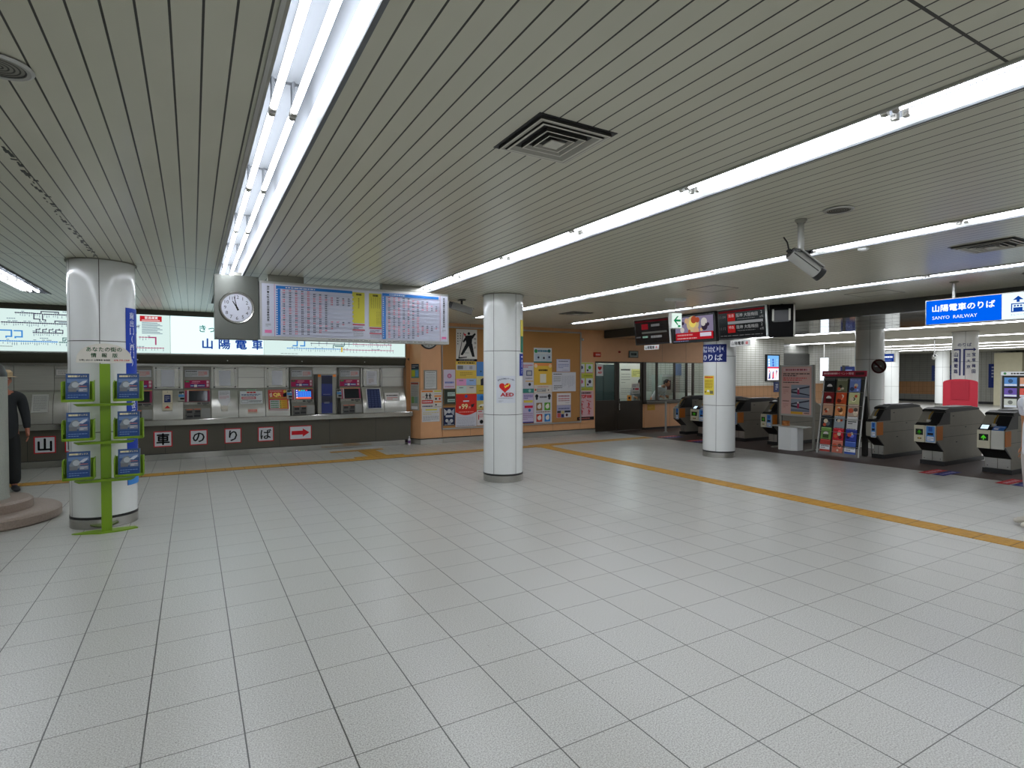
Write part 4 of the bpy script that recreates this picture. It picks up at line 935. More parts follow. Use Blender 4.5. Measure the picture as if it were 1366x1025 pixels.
# pillar notices
YP = 12.418
c = (4.86, 1.511, .325, .458)
t = thing('framed_notice', 'grey framed typed list on the orange pillar', 'framed notice', (c[0], YP, c[1]))
f = MB(); f.box(-.165, .165, -.02, 0, -.23, .23, GREYM); f.build('frame', t)
S = Sheet(.27, .4, (204, 206, 204), .002); S.L(.1, .04, .9, .1, 1, BLK, .5); S.L(.08, .14, .92, .95, 14, GRY, .3, 5); S.build('paper', t, loc=(0, -.02, 0))
c = (4.89, 1.053, .52, .434); S = SH(c, (214, 208, 200)); S.R(.02, .03, .56, .11, ORG); S.R(.62, .03, .97, .1, (206, 200, 60)); S.man(.26, .16, .34, (20, 20, 30), .05); S.man(.42, .16, .34, (20, 20, 30), -.05); S.L(.05, .34, .16, .4, 1, RED, .6); S.R(.02, .54, .56, .72, (196, 54, 44)); S.L(.05, .58, .5, .68, 1, WHT, .5); S.L(.05, .82, .55, .92, 1, (40, 50, 100), .6); S.L(.62, .16, .95, .22, 1, GRY, .4); S.R(.62, .28, .96, .38, (226, 150, 90)); S.D(.7, .48, .025, (40, 50, 60)); S.D(.88, .48, .025, (200, 70, 60)); S.R(.62, .6, .96, .68, (226, 140, 60)); S.D(.7, .8, .02, BLK); S.L(.62, .88, .95, .95, 1, GRY, .4)
poster(S, 'double poster with two walking figures on the orange pillar', c, grp='notices on the orange pillar', y=YP-.001)
c = (4.87, .68, .443, .312); S = SH(c, (206, 206, 206)); S.R(.2, .04, .85, .14, (216, 206, 60)); S.L(.06, .25, .95, .5, 2, (206, 190, 110), .35); S.L(.06, .55, .95, .95, 4, GRY, .3)
poster(S, 'white notice with yellow heading, lowest on the orange pillar', c, 'notice', 'notices on the orange pillar', YP-.001, 'wall_notice')
aS = math.atan2(.3, -.15) ; 
CH = -(PI/2 - math.atan2(.15, .3)) 
def on_chamfer(S, label, s, z, name='wall_notice', cat='notice'):
    p0, p1 = Vector((4.47, 12.72)), Vector((4.62, 12.42)); p = p0 + (p1-p0)*s; nrm = Vector((-(p1-p0).y, (p1-p0).x)).normalized()
    if nrm.x > 0: nrm = -nrm
    ang = math.atan2((p1-p0).y, (p1-p0).x)
    p = p + nrm*.004
    return put(S, name, label, cat, (p.x, p.y, z), ang, 'notices on the pillar side')
S = Sheet(.24, .33, (90, 140, 130), .003); S.R(0, 0, 1, .38, (50, 60, 74)); S.L(.1, .08, .9, .3, 2, LGR, .4); S.R(.05, .45, .5, .9, (190, 196, 60)); S.R(.55, .45, .95, .9, (110, 160, 200))
on_chamfer(S, 'blue and green notice high on the narrow side of the pillar', .5, 1.72)
S = Sheet(.25, .66, (170, 168, 160), .02); S.R(.04, .02, .96, .08, (150, 70, 60)); S.L(.1, .12, .9, .5, 8, GRY, .35); S.R(.1, .52, .45, .75, (110, 150, 90)); S.R(.5, .52, .9, .75, (120, 150, 140)); S.R(.1, .86, .9, .96, (226, 226, 230))
on_chamfer(S, 'tall narrow grey notice on the narrow side of the pillar', .5, 1.13)
# round wall clock mostly behind the timetable
t = thing('wall_clock', 'round wall clock on the orange pillar below the timetable board', 'clock', (4.82, YP, 2.46))
v = MB(); v.lathe([(.19, 0), (.2, .03), (.225, .035), (.23, 0)], DGREY, seg=40); v.v = [(x, -z, y) for x, y, z in v.v]; v.build('rim', t, smooth=True)
b = MB(); b.fdisc(0, 0, .2, -.012, (196, 200, 196), 40); dial = b.build('dial', t)
b = MB()
for k in range(1, 13):
    a = PI/2-k*PI/6; b.ftext(str(k), .15*math.cos(a)-.025, .15*math.cos(a)+.025, .15*math.sin(a)-.022, .15*math.sin(a)+.022, -.0135, BLK)
b.build('numerals', dial)
b = MB(); b.frect(-.006, .006, 0, .14, -.015, BLK); b.build('minute_hand', dial)
b = MB(); b.poly([(0, -.016, .006), (-.09, -.016, .055), (-.094, -.016, .045), (0, -.016, -.006)], BLK); b.build('hour_hand', dial)
t = thing('wall_lamp', 'tiny wall lamp on the orange wall at the top right of the board', 'lamp', (9.3, YW, 2.6))
b = MB(); b.box(-.03, .03, -.03, 0, -.03, .03, GREYM); b.build('base', t); b = MB(); b.ball((0, -.05, -.01), .03, .03, .03, WHITEM, 12, 8); b.build('lamp_head', t, smooth=True)
# ------------------------------------------------------------------ things on the hall ceiling
def ceiling_vent(x, y, r, label):
    t = thing('ceiling_vent', label, 'air vent', (x, y, CEIL), group='square air vents in the ceiling')
    b = MB(); b.box(-r+.004, r-.004, -r+.004, r-.004, -.004, -.001, DARK); b.box(-r-.022, r+.022, -r-.022, r+.022, -.003, -.0005, DARK); b.build('backing', t)
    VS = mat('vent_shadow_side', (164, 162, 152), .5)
    def ring(a, w, z0, z1, m, nm):
        """square ring: flat lip at z0 that slopes up to z1 over its width"""
        q = MB()
        for k in range(4):
            c, s = math.cos(k*PI/2), math.sin(k*PI/2)
            def tr(P): return [(p[0]*c-p[1]*s, p[0]*s+p[1]*c, p[2]) for p in P]
            l = min(.012, w*.4)
            A = [(-a, -a, z0), (a, -a, z0), (a-l, -(a-l), z0), (-(a-l), -(a-l), z0)]
            B = [(-(a-l), -(a-l), z0), (a-l, -(a-l), z0), (a-w, -(a-w), z1), (-(a-w), -(a-w), z1)]
            D = [(-a, -a, -.003), (a, -a, -.003), (a, -a, z0), (-a, -a, z0)]
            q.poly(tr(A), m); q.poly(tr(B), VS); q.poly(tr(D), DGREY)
        q.build(nm, t)
    V = mat('vent_metal', (206, 204, 192), .5)
    ring(r, .022, -.016, -.016, V, 'outer_frame'); ring(r-.03, r*.16, -.022, -.006, V, 'cone_ring'); ring(r*.58, r*.1, -.022, -.006, V, 'cone_ring'); ring(r*.38, r*.08, -.022, -.006, V, 'cone_ring')
    q = MB(); q.box(-r*.2, r*.2, -r*.2, r*.2, -.026, -.02, V); q.build('centre_plate', t)
ceiling_vent(1.655, 2.465, .212, 'square air vent in the ceiling between two light rows, closest to view')
ceiling_vent(6.72, 9.2, .24, 'square air vent in the ceiling above the orange wall side')
ceiling_vent(6.62, 2.4, .235, 'square air vent in the ceiling above the blue hanging sign')
def round_speaker(x, y, r, label):
    t = thing('ceiling_speaker', label, 'ceiling speaker', (x, y, CEIL), group='round speakers in the ceiling')
    b = MB(); b.lathe([(r, 0), (r+.012, -.006), (r, -.014), (r-.014, -.012), (r-.014, -.002)], ALU, seg=40); b.build('rim', t, smooth=True)
    b = MB(); b.lathe([(0, -.008), (r-.012, -.006)], GREYM, seg=40)
    for k in range(1, 6): b.lathe([(r*k/6-.003, -.009), (r*k/6+.003, -.009)], DGREY, seg=32)
    b.build('grille', t)
round_speaker(4.18, 2.44, .092, 'round ceiling speaker in front of the hanging camera')
round_speaker(-.66, 2.95, .105, 'round ceiling speaker at the upper left, beside dusty plank')
def disc(x, y, r, h, label, name='smoke_detector', cat='smoke detector'):
    b = MB(); b.lathe([(r, 0), (r, -h*.5), (r*.6, -h), (0, -h)], WHITEM, seg=28); o = b.build(name, smooth=True, loc=(x, y, CEIL)); tag(o, label, cat)
disc(5.66, 3.06, .05, .03, 'small white smoke detector in the ceiling by the blue tinted reflection')
b = MB()
for k in range(60):
    y = 3.4 + k*.065 + random.uniform(-.03, .03); xx = -.88+random.uniform(-.018, .018); b.box(xx, xx+random.uniform(.006, .03), y, y+random.uniform(.015, .07), CEIL-.0012, CEIL-.0002, DARK)
o = b.build('ceiling_stain'); tag(o, 'line of dark peeling specks along one ceiling plank at the left', 'stain', kind='stuff')

# camera on a drop tube
def hall_camera(name, label, loc, drop, yaw, pitch, s=1.0):
    t = thing(name, label, 'camera', (loc[0], loc[1], CEIL))
    b = MB(); b.lathe([(.045, 0), (.045, -.012), (.03, -.03)], GREYM, seg=20); b.tube([(0, 0, -.01), (0, 0, -drop)], .024, ALU, 14); b.build('drop_tube', t, smooth=True)
    b = MB(); b.box(-.09, .09, -.03, .03, -drop-.018, -drop, DARK); b.tube([(.075, -.05, -drop-.01), (.075, .05, -drop-.01)], .014, DARK, 10); b.tube([(0, 0, -drop-.015), (0, 0, -drop-.06)], .016, DARK, 10); b.build('bracket', t, smooth=True)
    R = Matrix.Rotation(yaw, 4, 'Z') @ Matrix.Rotation(pitch, 4, 'X')
    def xf(m, off=(0, 0, -drop-.075)):
        m.v = [tuple((R @ Vector(p)) + Vector(off)) for p in m.v]; return m
    b = MB(); b.tube([(0, -.1, 0), (0, .16, 0)], .052, ALU, 20); b.tube([(0, -.1, -.0), (0, -.103, 0)], .045, DGREY, 18); b.box(-.05, .05, -.07, .17, .045, .056, ALU); b.box(-.052, -.046, -.09, .15, -.012, -.004, DGREY); b.box(.046, .052, -.09, .15, -.012, -.004, DGREY); xf(b).build('camera_body', t, smooth=True)
    b = MB(); b.tube([(0, .16, 0), (0, .205, 0)], .054, DARK, 20); xf(b).build('lens_hood', t, smooth=True)
    b = MB(); b.tube([(-.02, -.1, .01), (-.02, -.125, .012)], .016, DARK, 10); b.tube([(.02, -.1, .0), (.02, -.13, .0)], .014, DARK, 10); b.tube([(.02, -.13, 0), (.0, -.17, .05), (-.05, -.2, .09)], .006, DARK, 8); xf(b).build('cable', t, smooth=True)
hall_camera('ceiling_camera', 'grey security camera on a drop tube hanging from the ceiling', (4.2, 2.75), .245, -2.05, -.62)
t = thing('ceiling_camera', 'dark grey box camera under the ceiling right of the timetable board', 'camera', (3.86, 8.45, CEIL))
b = MB(); b.box(-.05, .05, -.05, .05, -.015, 0, DGREY); b.tube([(0, 0, -.01), (0, 0, -.1)], .018, DARK, 10); b.build('mount', t)
b = MB(); R = Matrix.Rotation(1.05, 4, 'Z') @ Matrix.Rotation(.3, 4, 'X'); b.box(-.055, .055, -.2, .14, -.055, .05, mat('camera_grey', (104, 102, 96), .45)); b.box(-.06, .06, -.22, .15, .05, .06, GREYM); b.v = [tuple((R @ Vector(p)) + Vector((-.02, 0, -.14))) for p in b.v]; b.build('camera_body', t, bevel=.006)
b = MB(); b.box(-.05, .05, .14, .2, -.05, .05, DARK); b.v = [tuple((R @ Vector(p)) + Vector((-.02, 0, -.14))) for p in b.v]; b.build('lens_hood', t)

# ------------------------------------------------------------------ green arrow sign
t = thing('exit_sign', 'small lit white sign with green arrow hanging in front of the monitors', 'exit sign', (6.8, 6.6, CEIL), rot=-.35)
b = MB(); b.box(-.17, .17, -.04, .04, -.045, 0, WHITEM); b.build('ceiling_box', t, bevel=.005)
b = MB(); b.tube([(0, 0, -.04), (0, 0, -.235)], .006, ALU, 8); b.build('rod', t)
b = MB(); b.box(-.09, .09, -.05, .05, -.49, -.235, WHITEM); b.build('case', t, bevel=.006)
S = Sheet(.165, .235, glow((226, 244, 236), .8), 0); G3 = glow((20, 150, 90), .55); S.P([(.18, .5), (.55, .2), (.68, .2), (.45, .43), (.9, .43), (.9, .57), (.45, .57), (.68, .8), (.55, .8)][::-1], G3); S.R(.62, .82, .88, .95, G3); S.build('face', t, loc=(0, -.0515, -.3625))

# ------------------------------------------------------------------ monitors under the beam side, looking into the hall
MX = 8.8
def monitor(label, y0, y1, z0, z1, draw, tilt=.1, x=MX, frame=DARK, name='ceiling_monitor', edge=None, plate=None):
    w, h = y0-y1, z1-z0
    t = thing(name, label, 'monitor', (x, (y0+y1)/2, (z0+z1)/2), rot=EAST, group='hanging monitors over the gate entrance')
    t.rotation_euler = (0, 0, EAST)
    b = MB(); b.box(-w/2, w/2, .0, .09, -h/2, h/2, frame); c = b.build('case', t, rot=(tilt, 0, 0), bevel=.006)
    if edge:
        b = MB(); b.box(-w/2-.005, w/2+.005, -.006, .03, h/2-.012, h/2+.006, edge); b.box(w/2-.012, w/2+.005, -.006, .03, -h/2, h/2, edge); b.build('bezel', t, rot=(tilt, 0, 0))
    S = Sheet(w-.06, h-.06, mat('screen_black', (16, 16, 18), .15), 0); draw(S); S.build('screen', c, loc=(0, -.001, 0))
    b = MB(); b.tube([(0, .1, 0), (0, .1, CEIL-(z0+z1)/2)], .02, DARK, 10); b.build('hanger', t)
    if plate:
        py, pz, pw, ph = plate
        S = Sheet(pw, ph, (206, 206, 204), .01); S.T('山陽電車', .06, .15, .7, .85, BLK, .03); S.D(.84, .5, ph*.25, (226, 150, 150)); S.P([(.78, .7), (.86, .2), (.9, .7)], (206, 110, 110))
        S.build('name_plate', t, loc=((y0+y1)/2-py, 0, pz-(z0+z1)/2))['label'] = 'white name plate'
    return t
SC = lambda c, s=.45: glow(c, s)
def dep(S, rows):
    S.R(0, .02, 1, .09, SC((110, 24, 30), .35))
    for v, tm, k, d, n in rows:
        S.T(tm, .01, v+.06, .16, v+.16, SC((110, 110, 110)), 0); S.R(.2, v, .37, v+.28, SC((196, 44, 44), .4)); S.T(k, .22, v+.03, .35, v+.14, SC((240, 200, 200)), .01)
        S.T(d, .4, v+.02, .86, v+.16, SC((190, 190, 190)), .01); S.L(.42, v+.2, .8, v+.24, 1, SC((130, 130, 130)), .5); S.T(n, .9, v, .98, v+.1, SC((170, 170, 170)), 0); S.T('6両', .9, v+.16, .98, v+.25, SC((150, 150, 150)), 0)
    S.R(.21, .41, .97, .51, SC((150, 152, 154), .5))
    S.L(.03, .9, .95, .95, 1, SC((120, 120, 120)), .5)
monitor('black departure board with white frame directly above the blue wrapped column', 7.44, 6.39, 2.3, 2.875, lambda S: dep(S, ((.12, '11:04', '直通', '阪神 大阪梅田', '2'), (.54, '11:12', '特急', '阪神 大阪梅田', '2'))), edge=WHITEM, plate=(6.93, 2.22, .43, .115))
def dep2(S):
    S.R(0, .02, 1, .09, SC((90, 24, 30), .35)); S.R(.2, .16, .4, .4, SC((170, 40, 50), .3)); S.L(.5, .17, .75, .32, 1, SC((130, 130, 130)), .7, 3); S.R(.2, .5, .95, .58, SC((110, 110, 104), .35)); S.L(.22, .66, .38, .78, 1, SC((150, 190, 170)), .7, 3); S.L(.48, .66, .8, .8, 1, SC((150, 150, 150)), .7, 3)
    S.L(.02, .68, .16, .76, 1, SC((110, 110, 110)), .7, 3)
monitor('black departure board, leftmost of the hanging monitors', 9.78, 8.7, 2.3, 2.875, dep2, edge=WHITEM, plate=(9.23, 2.235, .45, .1))
def adv(S):
    S.R(.06, .06, .98, .68, SC((150, 140, 170), .5)); S.D(.5, .34, .16, SC((226, 206, 150), .5)); S.D(.5, .3, .09, SC((244, 220, 110), .6))
    for k in range(14):
        a = k*2.4; S.D(.5+.36*math.cos(a)*(1-.02*k), .4+.22*math.sin(a), .035+.02*(k % 3), SC(((60, 50, 70), (226, 220, 214), (190, 90, 60), (230, 190, 150))[k % 4], .5))
    S.R(.08, .66, .98, .94, SC((196, 36, 48), .5)); S.L(.12, .7, .5, .8, 1, SC((240, 160, 160), .5), .6); S.R(.68, .7, .94, .84, SC((220, 214, 230), .6)); S.L(.12, .84, .6, .92, 1, SC((240, 190, 190), .5), .5); S.L(.02, .965, .4, .995, 1, SC((170, 170, 220)), .7)
monitor('monitor showing a food advertisement between the two departure boards', 8.63, 7.5, 2.285, 2.87, adv, tilt=.06)
t = thing('ceiling_monitor', 'monitor seen from behind at the right end of the hanging row', 'monitor', (8.95, 6.2, 2.58), rot=EAST+.55, group='hanging monitors over the gate entrance')
b = MB(); b.box(-.2, .2, -.03, .05, -.285, .285, mat('matt_black', (14, 14, 14), .8, spec=.1)); b.build('case', t, bevel=.01)
b = MB(); b.box(.185, .21, -.035, .055, -.29, .29, GREYM); b.box(-.185, .185, -.034, -.03, -.26, .26, mat('matt_black', ())); b.box(-.14, .12, -.05, -.034, -.02, .18, DARK); b.box(-.15, -.12, -.055, -.04, -.0, .2, GREYM); b.box(.11, .14, -.055, -.04, .0, .2, GREYM); b.build('back_bracket', t)
b = MB(); b.tube([(0, .0, .28), (0, 0, .295)], .02, DARK, 10); b.build('hanger', t)

# ------------------------------------------------------------------ big blue hanging sign
t = thing('hanging_sign', 'lit blue hanging sign pointing to the trains, above the right gates', 'illuminated sign', (8.72, 2.72, 2.48), rot=EAST)
W = 1.17
b = MB(); b.box(-W, W, .0, .16, -.172, .172, ALU); b.build('case', t, bevel=.004)
S = Sheet(.82, .315, glow((0, 92, 226), .95), 0)
S.T('山陽電車のりば', .09, .16, .92, .52, glow((236, 244, 255), 1.0), .035); S.T('SANYO  RAILWAY', .09, .67, .7, .81, glow((236, 244, 255), 1.0), 0, True); S.build('blue_panel', t, loc=(-W+.425, -.002, 0))
S = Sheet(1.49, .315, glow((226, 246, 252), .98), 0); B2 = glow((20, 70, 160), .8)
S.P([(.105, .12), (.07, .27), (.095, .27), (.095, .36), (.115, .36), (.115, .27), (.14, .27)], B2); S.R(.06, .4, .15, .74, B2); S.R(.068, .44, .142, .7, glow((226, 246, 252), .98)); S.R(.075, .56, .135, .7, B2)
for k in range(3): S.D(.085+k*.02, .5, .011, B2)
S.T('エレベーター', .03, .8, .2, .88, glow((150, 160, 170), .7), 0); S.P([(.22, .5), (.25, .38), (.25, .62)], B2); S.R(.245, .45, .29, .55, B2); S.build('white_panel', t, loc=(W-.755, -.002, 0))
for x in (-.87, -.12, .8):
    b = MB(); b.tube([(x, .08, .17), (x, .08, CEIL-2.48)], .022, ALU, 12); b.lathe([(.05, CEIL-2.48), (.05, CEIL-2.49), (.024, CEIL-2.5)], GREYM, (x, .08, 0), 16); b.build('hanging_pole', t, smooth=True)

# ------------------------------------------------------------------ ticket gates
def gate(label, y, x=11.36, w=.34, sticker=True, reader=False, screen=True, lit=True):
    t = thing('ticket_gate', label, 'ticket gate', (x, y, 0), rot=EAST, group='automatic ticket gates')
    h = w/2; L = 2.1; LOW = mat('gate_body', (142, 137, 124), .45, .15, .1)
    b = MB()
    prof = [(.3, .08), (.3, .25), (.03, .45), (.02, .52), (.02, .72), (.1, .76), (.34, .98), (1.62, 1.0), (1.9, .86), (2.06, .76), (2.06, .46), (1.8, .28), (1.8, .08)]
    b.prism(prof, -h, h, LOW, 'x')
    b.box(-h-.002, h+.002, .12, 1.95, .515, .521, DARK); b.box(-h-.002, h+.002, .5, 1.9, .7, .705, DGREY)
    for (q, z) in ((.62, .88), (1.1, .66), (.75, .4)): b.box(-h-.004, h+.004, q, q+.05, z, z+.016, DARK)
    b.build('body', t)
    b = MB(); b.prism([(.02, .44), (.29, .255), (.305, .255), (.06, .46)], -h-.003, h+.003, DARK, 'x'); b.build('undercut', t)
    b = MB(); b.box(-h-.02, h+.02, .27, 1.86, .003, .08, DARK); plinth = b.build('plinth', t)
    b = MB(); b.box(-h+.01, h-.01, .288, .3, .085, .25, STEEL); b.box(-.003, .003, .286, .29, .085, .25, DGREY)
    for sx in (-1, 1): b.fdisc(sx*h*.75, .12, .008, .2865, DGREY, 10)
    b.build('kick_plate', plinth)
    b = MB(); b.prism([(.3, .98), (.36, 1.01), (.5, 1.035), (1.45, 1.035), (1.62, 1.015), (1.66, .99), (1.6, .975), (.34, .95)], -h-.012, h+.012, DARK, 'x'); b.prism([(.48, 1.035), (.55, 1.055), (1.35, 1.055), (1.42, 1.035)], -h*.5, h+.006, DARK, 'x'); b.build('top_cover', t, bevel=.006)
    b = MB(); b.prism([(.02, .74), (.12, .78), (.3, .96), (.52, .96), (.52, .74)], h*.05, h+.003, DARK, 'x'); b.prism([(.03, .73), (.1, .77), (.28, .83), (.28, .7)], -h-.002, h*.02, DARK, 'x'); hood = b.build('reader_hood', t)
    b = MB(); b.tube([(-.01, .14, .78), (-.01, .2, .9), (-.01, .3, .96), (-.01, .42, .98)], .011, mat('brass_rail', (190, 150, 60), .3, .6), 8); b.box(-.03, .03, .13, .22, .76, .83, STEEL); b.build('guide_rail', hood, smooth=True)
    if screen:
        S = Sheet(w*.49, .3, (196, 190, 166), .02); S.R(.14, .22, .86, .58, mat('gate_display', (14, 20, 14), .2))
        G4 = glow((90, 220, 50), .5 if lit else .14)
        S.P([(.5, .27), (.3, .42), (.36, .47), (.46, .4), (.46, .55), (.54, .55), (.54, .4), (.64, .47), (.7, .42)][::-1], G4)
        S.R(.34, .74, .7, .82, BLK) if sticker else None; S.R(.42, .75, .62, .8, (210, 170, 50)) if sticker else None
        S.build('display_panel', t, loc=(-h*.5, .02, .58))
    S = Sheet(w*.47, .3, (190, 190, 180), .018)
    if sticker:
        S.R(.1, .03, .92, .95, (70, 130, 196)); S.R(.3, .08, .7, .34, (40, 84, 160)); S.R(.22, .42, .78, .56, (24, 30, 44)); S.R(.18, .64, .84, .9, (206, 210, 216)); S.L(.22, .68, .8, .88, 2, GRY, .35)
    S.build('card_label', t, loc=(h*.52, .02, .58))
    if reader:
        S = Sheet(.13, .12, (30, 30, 34), .012); S.R(.12, .12, .88, .88, glow((214, 236, 255), 1.0)); S.L(.25, .3, .75, .7, 2, glow((120, 160, 220), .6), .3)
        S.build('card_reader', t, loc=(-h*.5, .055, .77), rot=(-.85, 0, 0))
        S = Sheet(w*.42, .13, (60, 110, 180), .01); S.L(.1, .15, .9, .5, 2, LGR, .4); S.R(.1, .6, .5, .9, WHT); S.build('top_label', t, loc=(h*.5, .08, .76), rot=(-1.1, 0, 0))
    OP = mat('gate_orange', (206, 118, 34), .5)
    for q0, q1 in ((.04, .25), (1.86, 2.04)):
        for sx in (-1, 1):
            b = MB(); b.box(min(sx*h, sx*(h+.006)), max(sx*h, sx*(h+.006)), q0, q1, .47, .72, OP); b.build('orange_panel', t)
    b = MB(); b.box(-h, h, .09, .3, .742, .75, DARK)
    b.box(-.1, -.02, .5, .58, 1.0, 1.004, glow((90, 100, 255), .9)); b.build('status_lamp', t)
    return t
gate('dark steel ticket gate standing just right of the magazine rack', 5.97, w=.19, screen=False)
gate('ticket gate with small dim green arrow, middle of the right hand gates', 5.05, w=.34, lit=False)
gate('ticket gate with bright green arrow and lit card reader next to the walking person', 4.08, x=11.3, w=.36, sticker=False, reader=True)
gate('narrow ticket gate beside the staff office counter', 11.0, w=.2, screen=False)
gate('wide ticket gate left of the blue wrapped column', 10.22, w=.52, lit=False, reader=True)
gate('ticket gate mostly hidden behind the blue wrapped column', 9.2, w=.32, lit=False)
gate('ticket gate left of the pink poster stand', 8.27, x=11.4, w=.28, lit=False)
# red and blue stripes on the dark floor strip
def stripes(y, label):
    t = thing('floor_sign', label, 'floor marking', (10.5, y, .003), rot=EAST)
    for dx, c, nm in ((.0, (190, 34, 44), 'red_stripe'), (.2, (36, 40, 120), 'blue_stripe')):
        b = MB(); z = .0015
        b.poly([(dx-.12, .02, z), (dx+.05, .02, z), (dx+.05, .66, z), (dx-.12, .66, z)], c)
        if True:
            for k in range(5): b.poly([(dx-.06, .12+k*.1, z+.0005), (dx, .12+k*.1, z+.0005), (dx, .18+k*.1, z+.0005), (dx-.06, .18+k*.1, z+.0005)], (214, 170, 176) if dx == 0 else (150, 150, 196))
        b.build(nm, t)
stripes(4.65, 'red and blue arrow stripes on the dark strip before the middle right gate')
stripes(3.62, 'red and blue stripes on the dark strip behind the walking person')
stripes(10.75, 'red and blue stripes on the dark strip before the narrow office gate')
stripes(9.75, 'red and blue stripes on the dark strip left of the blue wrapped column')

# ------------------------------------------------------------------ poster stand, stamp table, magazine rack
t = thing('poster_stand', 'pink notice on a tall metal poster stand between the gates', 'poster stand', (11.55, 7.625, 0), rot=EAST)
b = MB(); b.box(-.385, .385, -.02, .02, .72, 1.845, ALU); b.build('frame', t, bevel=.004)
for x in (-.395, .395):
    b = MB(); b.box(x-.02, x+.02, -.02, .02, .01, 1.85, GREYM); b.box(x-.03, x+.03, -.28, .28, .003, .03, GREYM); b.build('leg', t)
S = Sheet(.7, 1.05, (218, 178, 168), .004); S.R(.06, .03, .94, .1, (226, 196, 196)); S.L(.14, .04, .86, .09, 1, (176, 90, 100), .75, 3); S.L(.06, .13, .96, .21, 2, (50, 44, 44), .5, 3); S.L(.06, .22, .85, .3, 2, (206, 70, 76), .5, 5); S.L(.06, .31, .6, .35, 1, (50, 44, 44), .5)
for v in (.38, .67):
    S.R(.34, v, .95, v+.27, (150, 158, 172)); S.P([(.34, v+.1), (.95, v+.02), (.95, v+.05), (.34, v+.13)], (60, 60, 72)); S.P([(.34, v+.13), (.95, v+.2), (.95, v+.22), (.34, v+.17)], (50, 50, 62)); S.D(.58, v+.08, .022, (230, 220, 220)); S.R(.55, v+.1, .62, v+.2, (170, 60, 90)); S.R(.34, v+.22, .95, v+.27, (120, 128, 146)); S.L(.05, v+.04, .28, v+.07, 1, (90, 60, 60), .6); S.L(.07, v+.1, .26, v+.2, 3, (190, 130, 124), .35)
S.R(.34, .94, .74, .99, (222, 170, 60)); S.L(.78, .95, .95, .98, 1, (60, 50, 40), .6)
S.build('poster', t, loc=(0, -.021, 1.285))
t = thing('stamp_table', 'small white pedestal table in front of the pink poster stand', 'table', (11.3, 7.62, 0), rot=EAST)
b = MB(); b.prism([(-.21, -.08), (-.15, -.17), (.15, -.17), (.24, -.08), (.24, .12), (-.21, .12)], .003, .5, WHITEM, 'z'); b.build('pedestal', t, bevel=.006)
b = MB(); b.prism([(-.38, -.1), (.1, -.2), (.42, -.08), (.4, .16), (-.36, .16)], .5, .52, mat('table_top', (176, 176, 170), .4), 'z'); b.build('table_top', t)
b = MB(); b.lathe([(0, 0), (.075, 0), (.08, .01), (.08, .04), (.072, .05), (.08, .06), (.08, .1), (.07, .108), (0, .108)], mat('wooden_drum', (176, 112, 56), .5, 0, .2, 14), seg=24); o = b.build('wooden_stamp', loc=(11.26, 7.68, .52), smooth=True); tag(o, 'round wooden stamp box on the white pedestal table', 'stamp')

t = thing('magazine_rack', 'leaning wire magazine rack with red header beside the right gates', 'magazine rack', (11.38, 6.6, 0), rot=EAST)
TL = .2     # lean: rack top moves back by this much
def RK(x, z): return (x, TL*z/1.6, z)
for x in (-.42, .42):
    b = MB(); b.tube([(x, -.05, .0), (x, TL+.02, 1.66)], .016, ALU, 10); b.tube([(x, .45, 0), (x, TL+.02, 1.6)], .014, GREYM, 8); b.build('side_frame', t, smooth=True)
b = MB()
for k in range(6): z = .2+k*.27; b.box(-.42, .42, TL*z/1.6-.09, TL*z/1.6+.0, z-.006, z, GREYM)
b.build('shelves', t)
b = MB(); b.prism([(0, .17), (TL, 1.62), (TL+.012, 1.62), (.012, .17)], -.41, .41, DGREY, 'x'); b.build('back_panel', t)
S = Sheet(.9, .115, (150, 36, 56), .012); S.L(.04, .25, .36, .7, 1, (230, 190, 196), .7, 4); S.T('イベント情報', .37, .2, .72, .75, (230, 190, 196), .02); S.P([(.76, .3), (.95, .2), (.95, .7), (.76, .8)], (70, 30, 34)); S.build('header_sign', t, loc=(0, TL-.02, 1.655), rot=(-.1, 0, 0))
MAGS = [[((30, 32, 32), 'dark magazine with white dome'), ((110, 112, 84), 'olive green'), ((110, 130, 190), 'periwinkle blue')],
        [((130, 30, 34), 'dark red with white dome'), ((206, 80, 40), 'orange red'), ((206, 206, 150), 'pale green')],
        [((206, 160, 130), 'peach coloured'), ((226, 150, 90), 'orange and cream'), ((196, 170, 150), 'beige with green picture')],
        [((44, 50, 56), 'charcoal grey'), ((150, 160, 166), 'pale grey picture'), ((206, 206, 204), 'white text')],
        [((120, 160, 84), 'green with a black animal shape'), ((196, 40, 52), 'bright red with a face like shape'), ((50, 64, 150), 'royal blue')],
        [((186, 70, 60), 'cream red banded'), ((206, 120, 100), 'salmon brown'), ((70, 100, 180), 'blue and white')]]
RN = ['topmost', 'second', 'third', 'fourth', 'fifth', 'lowest']
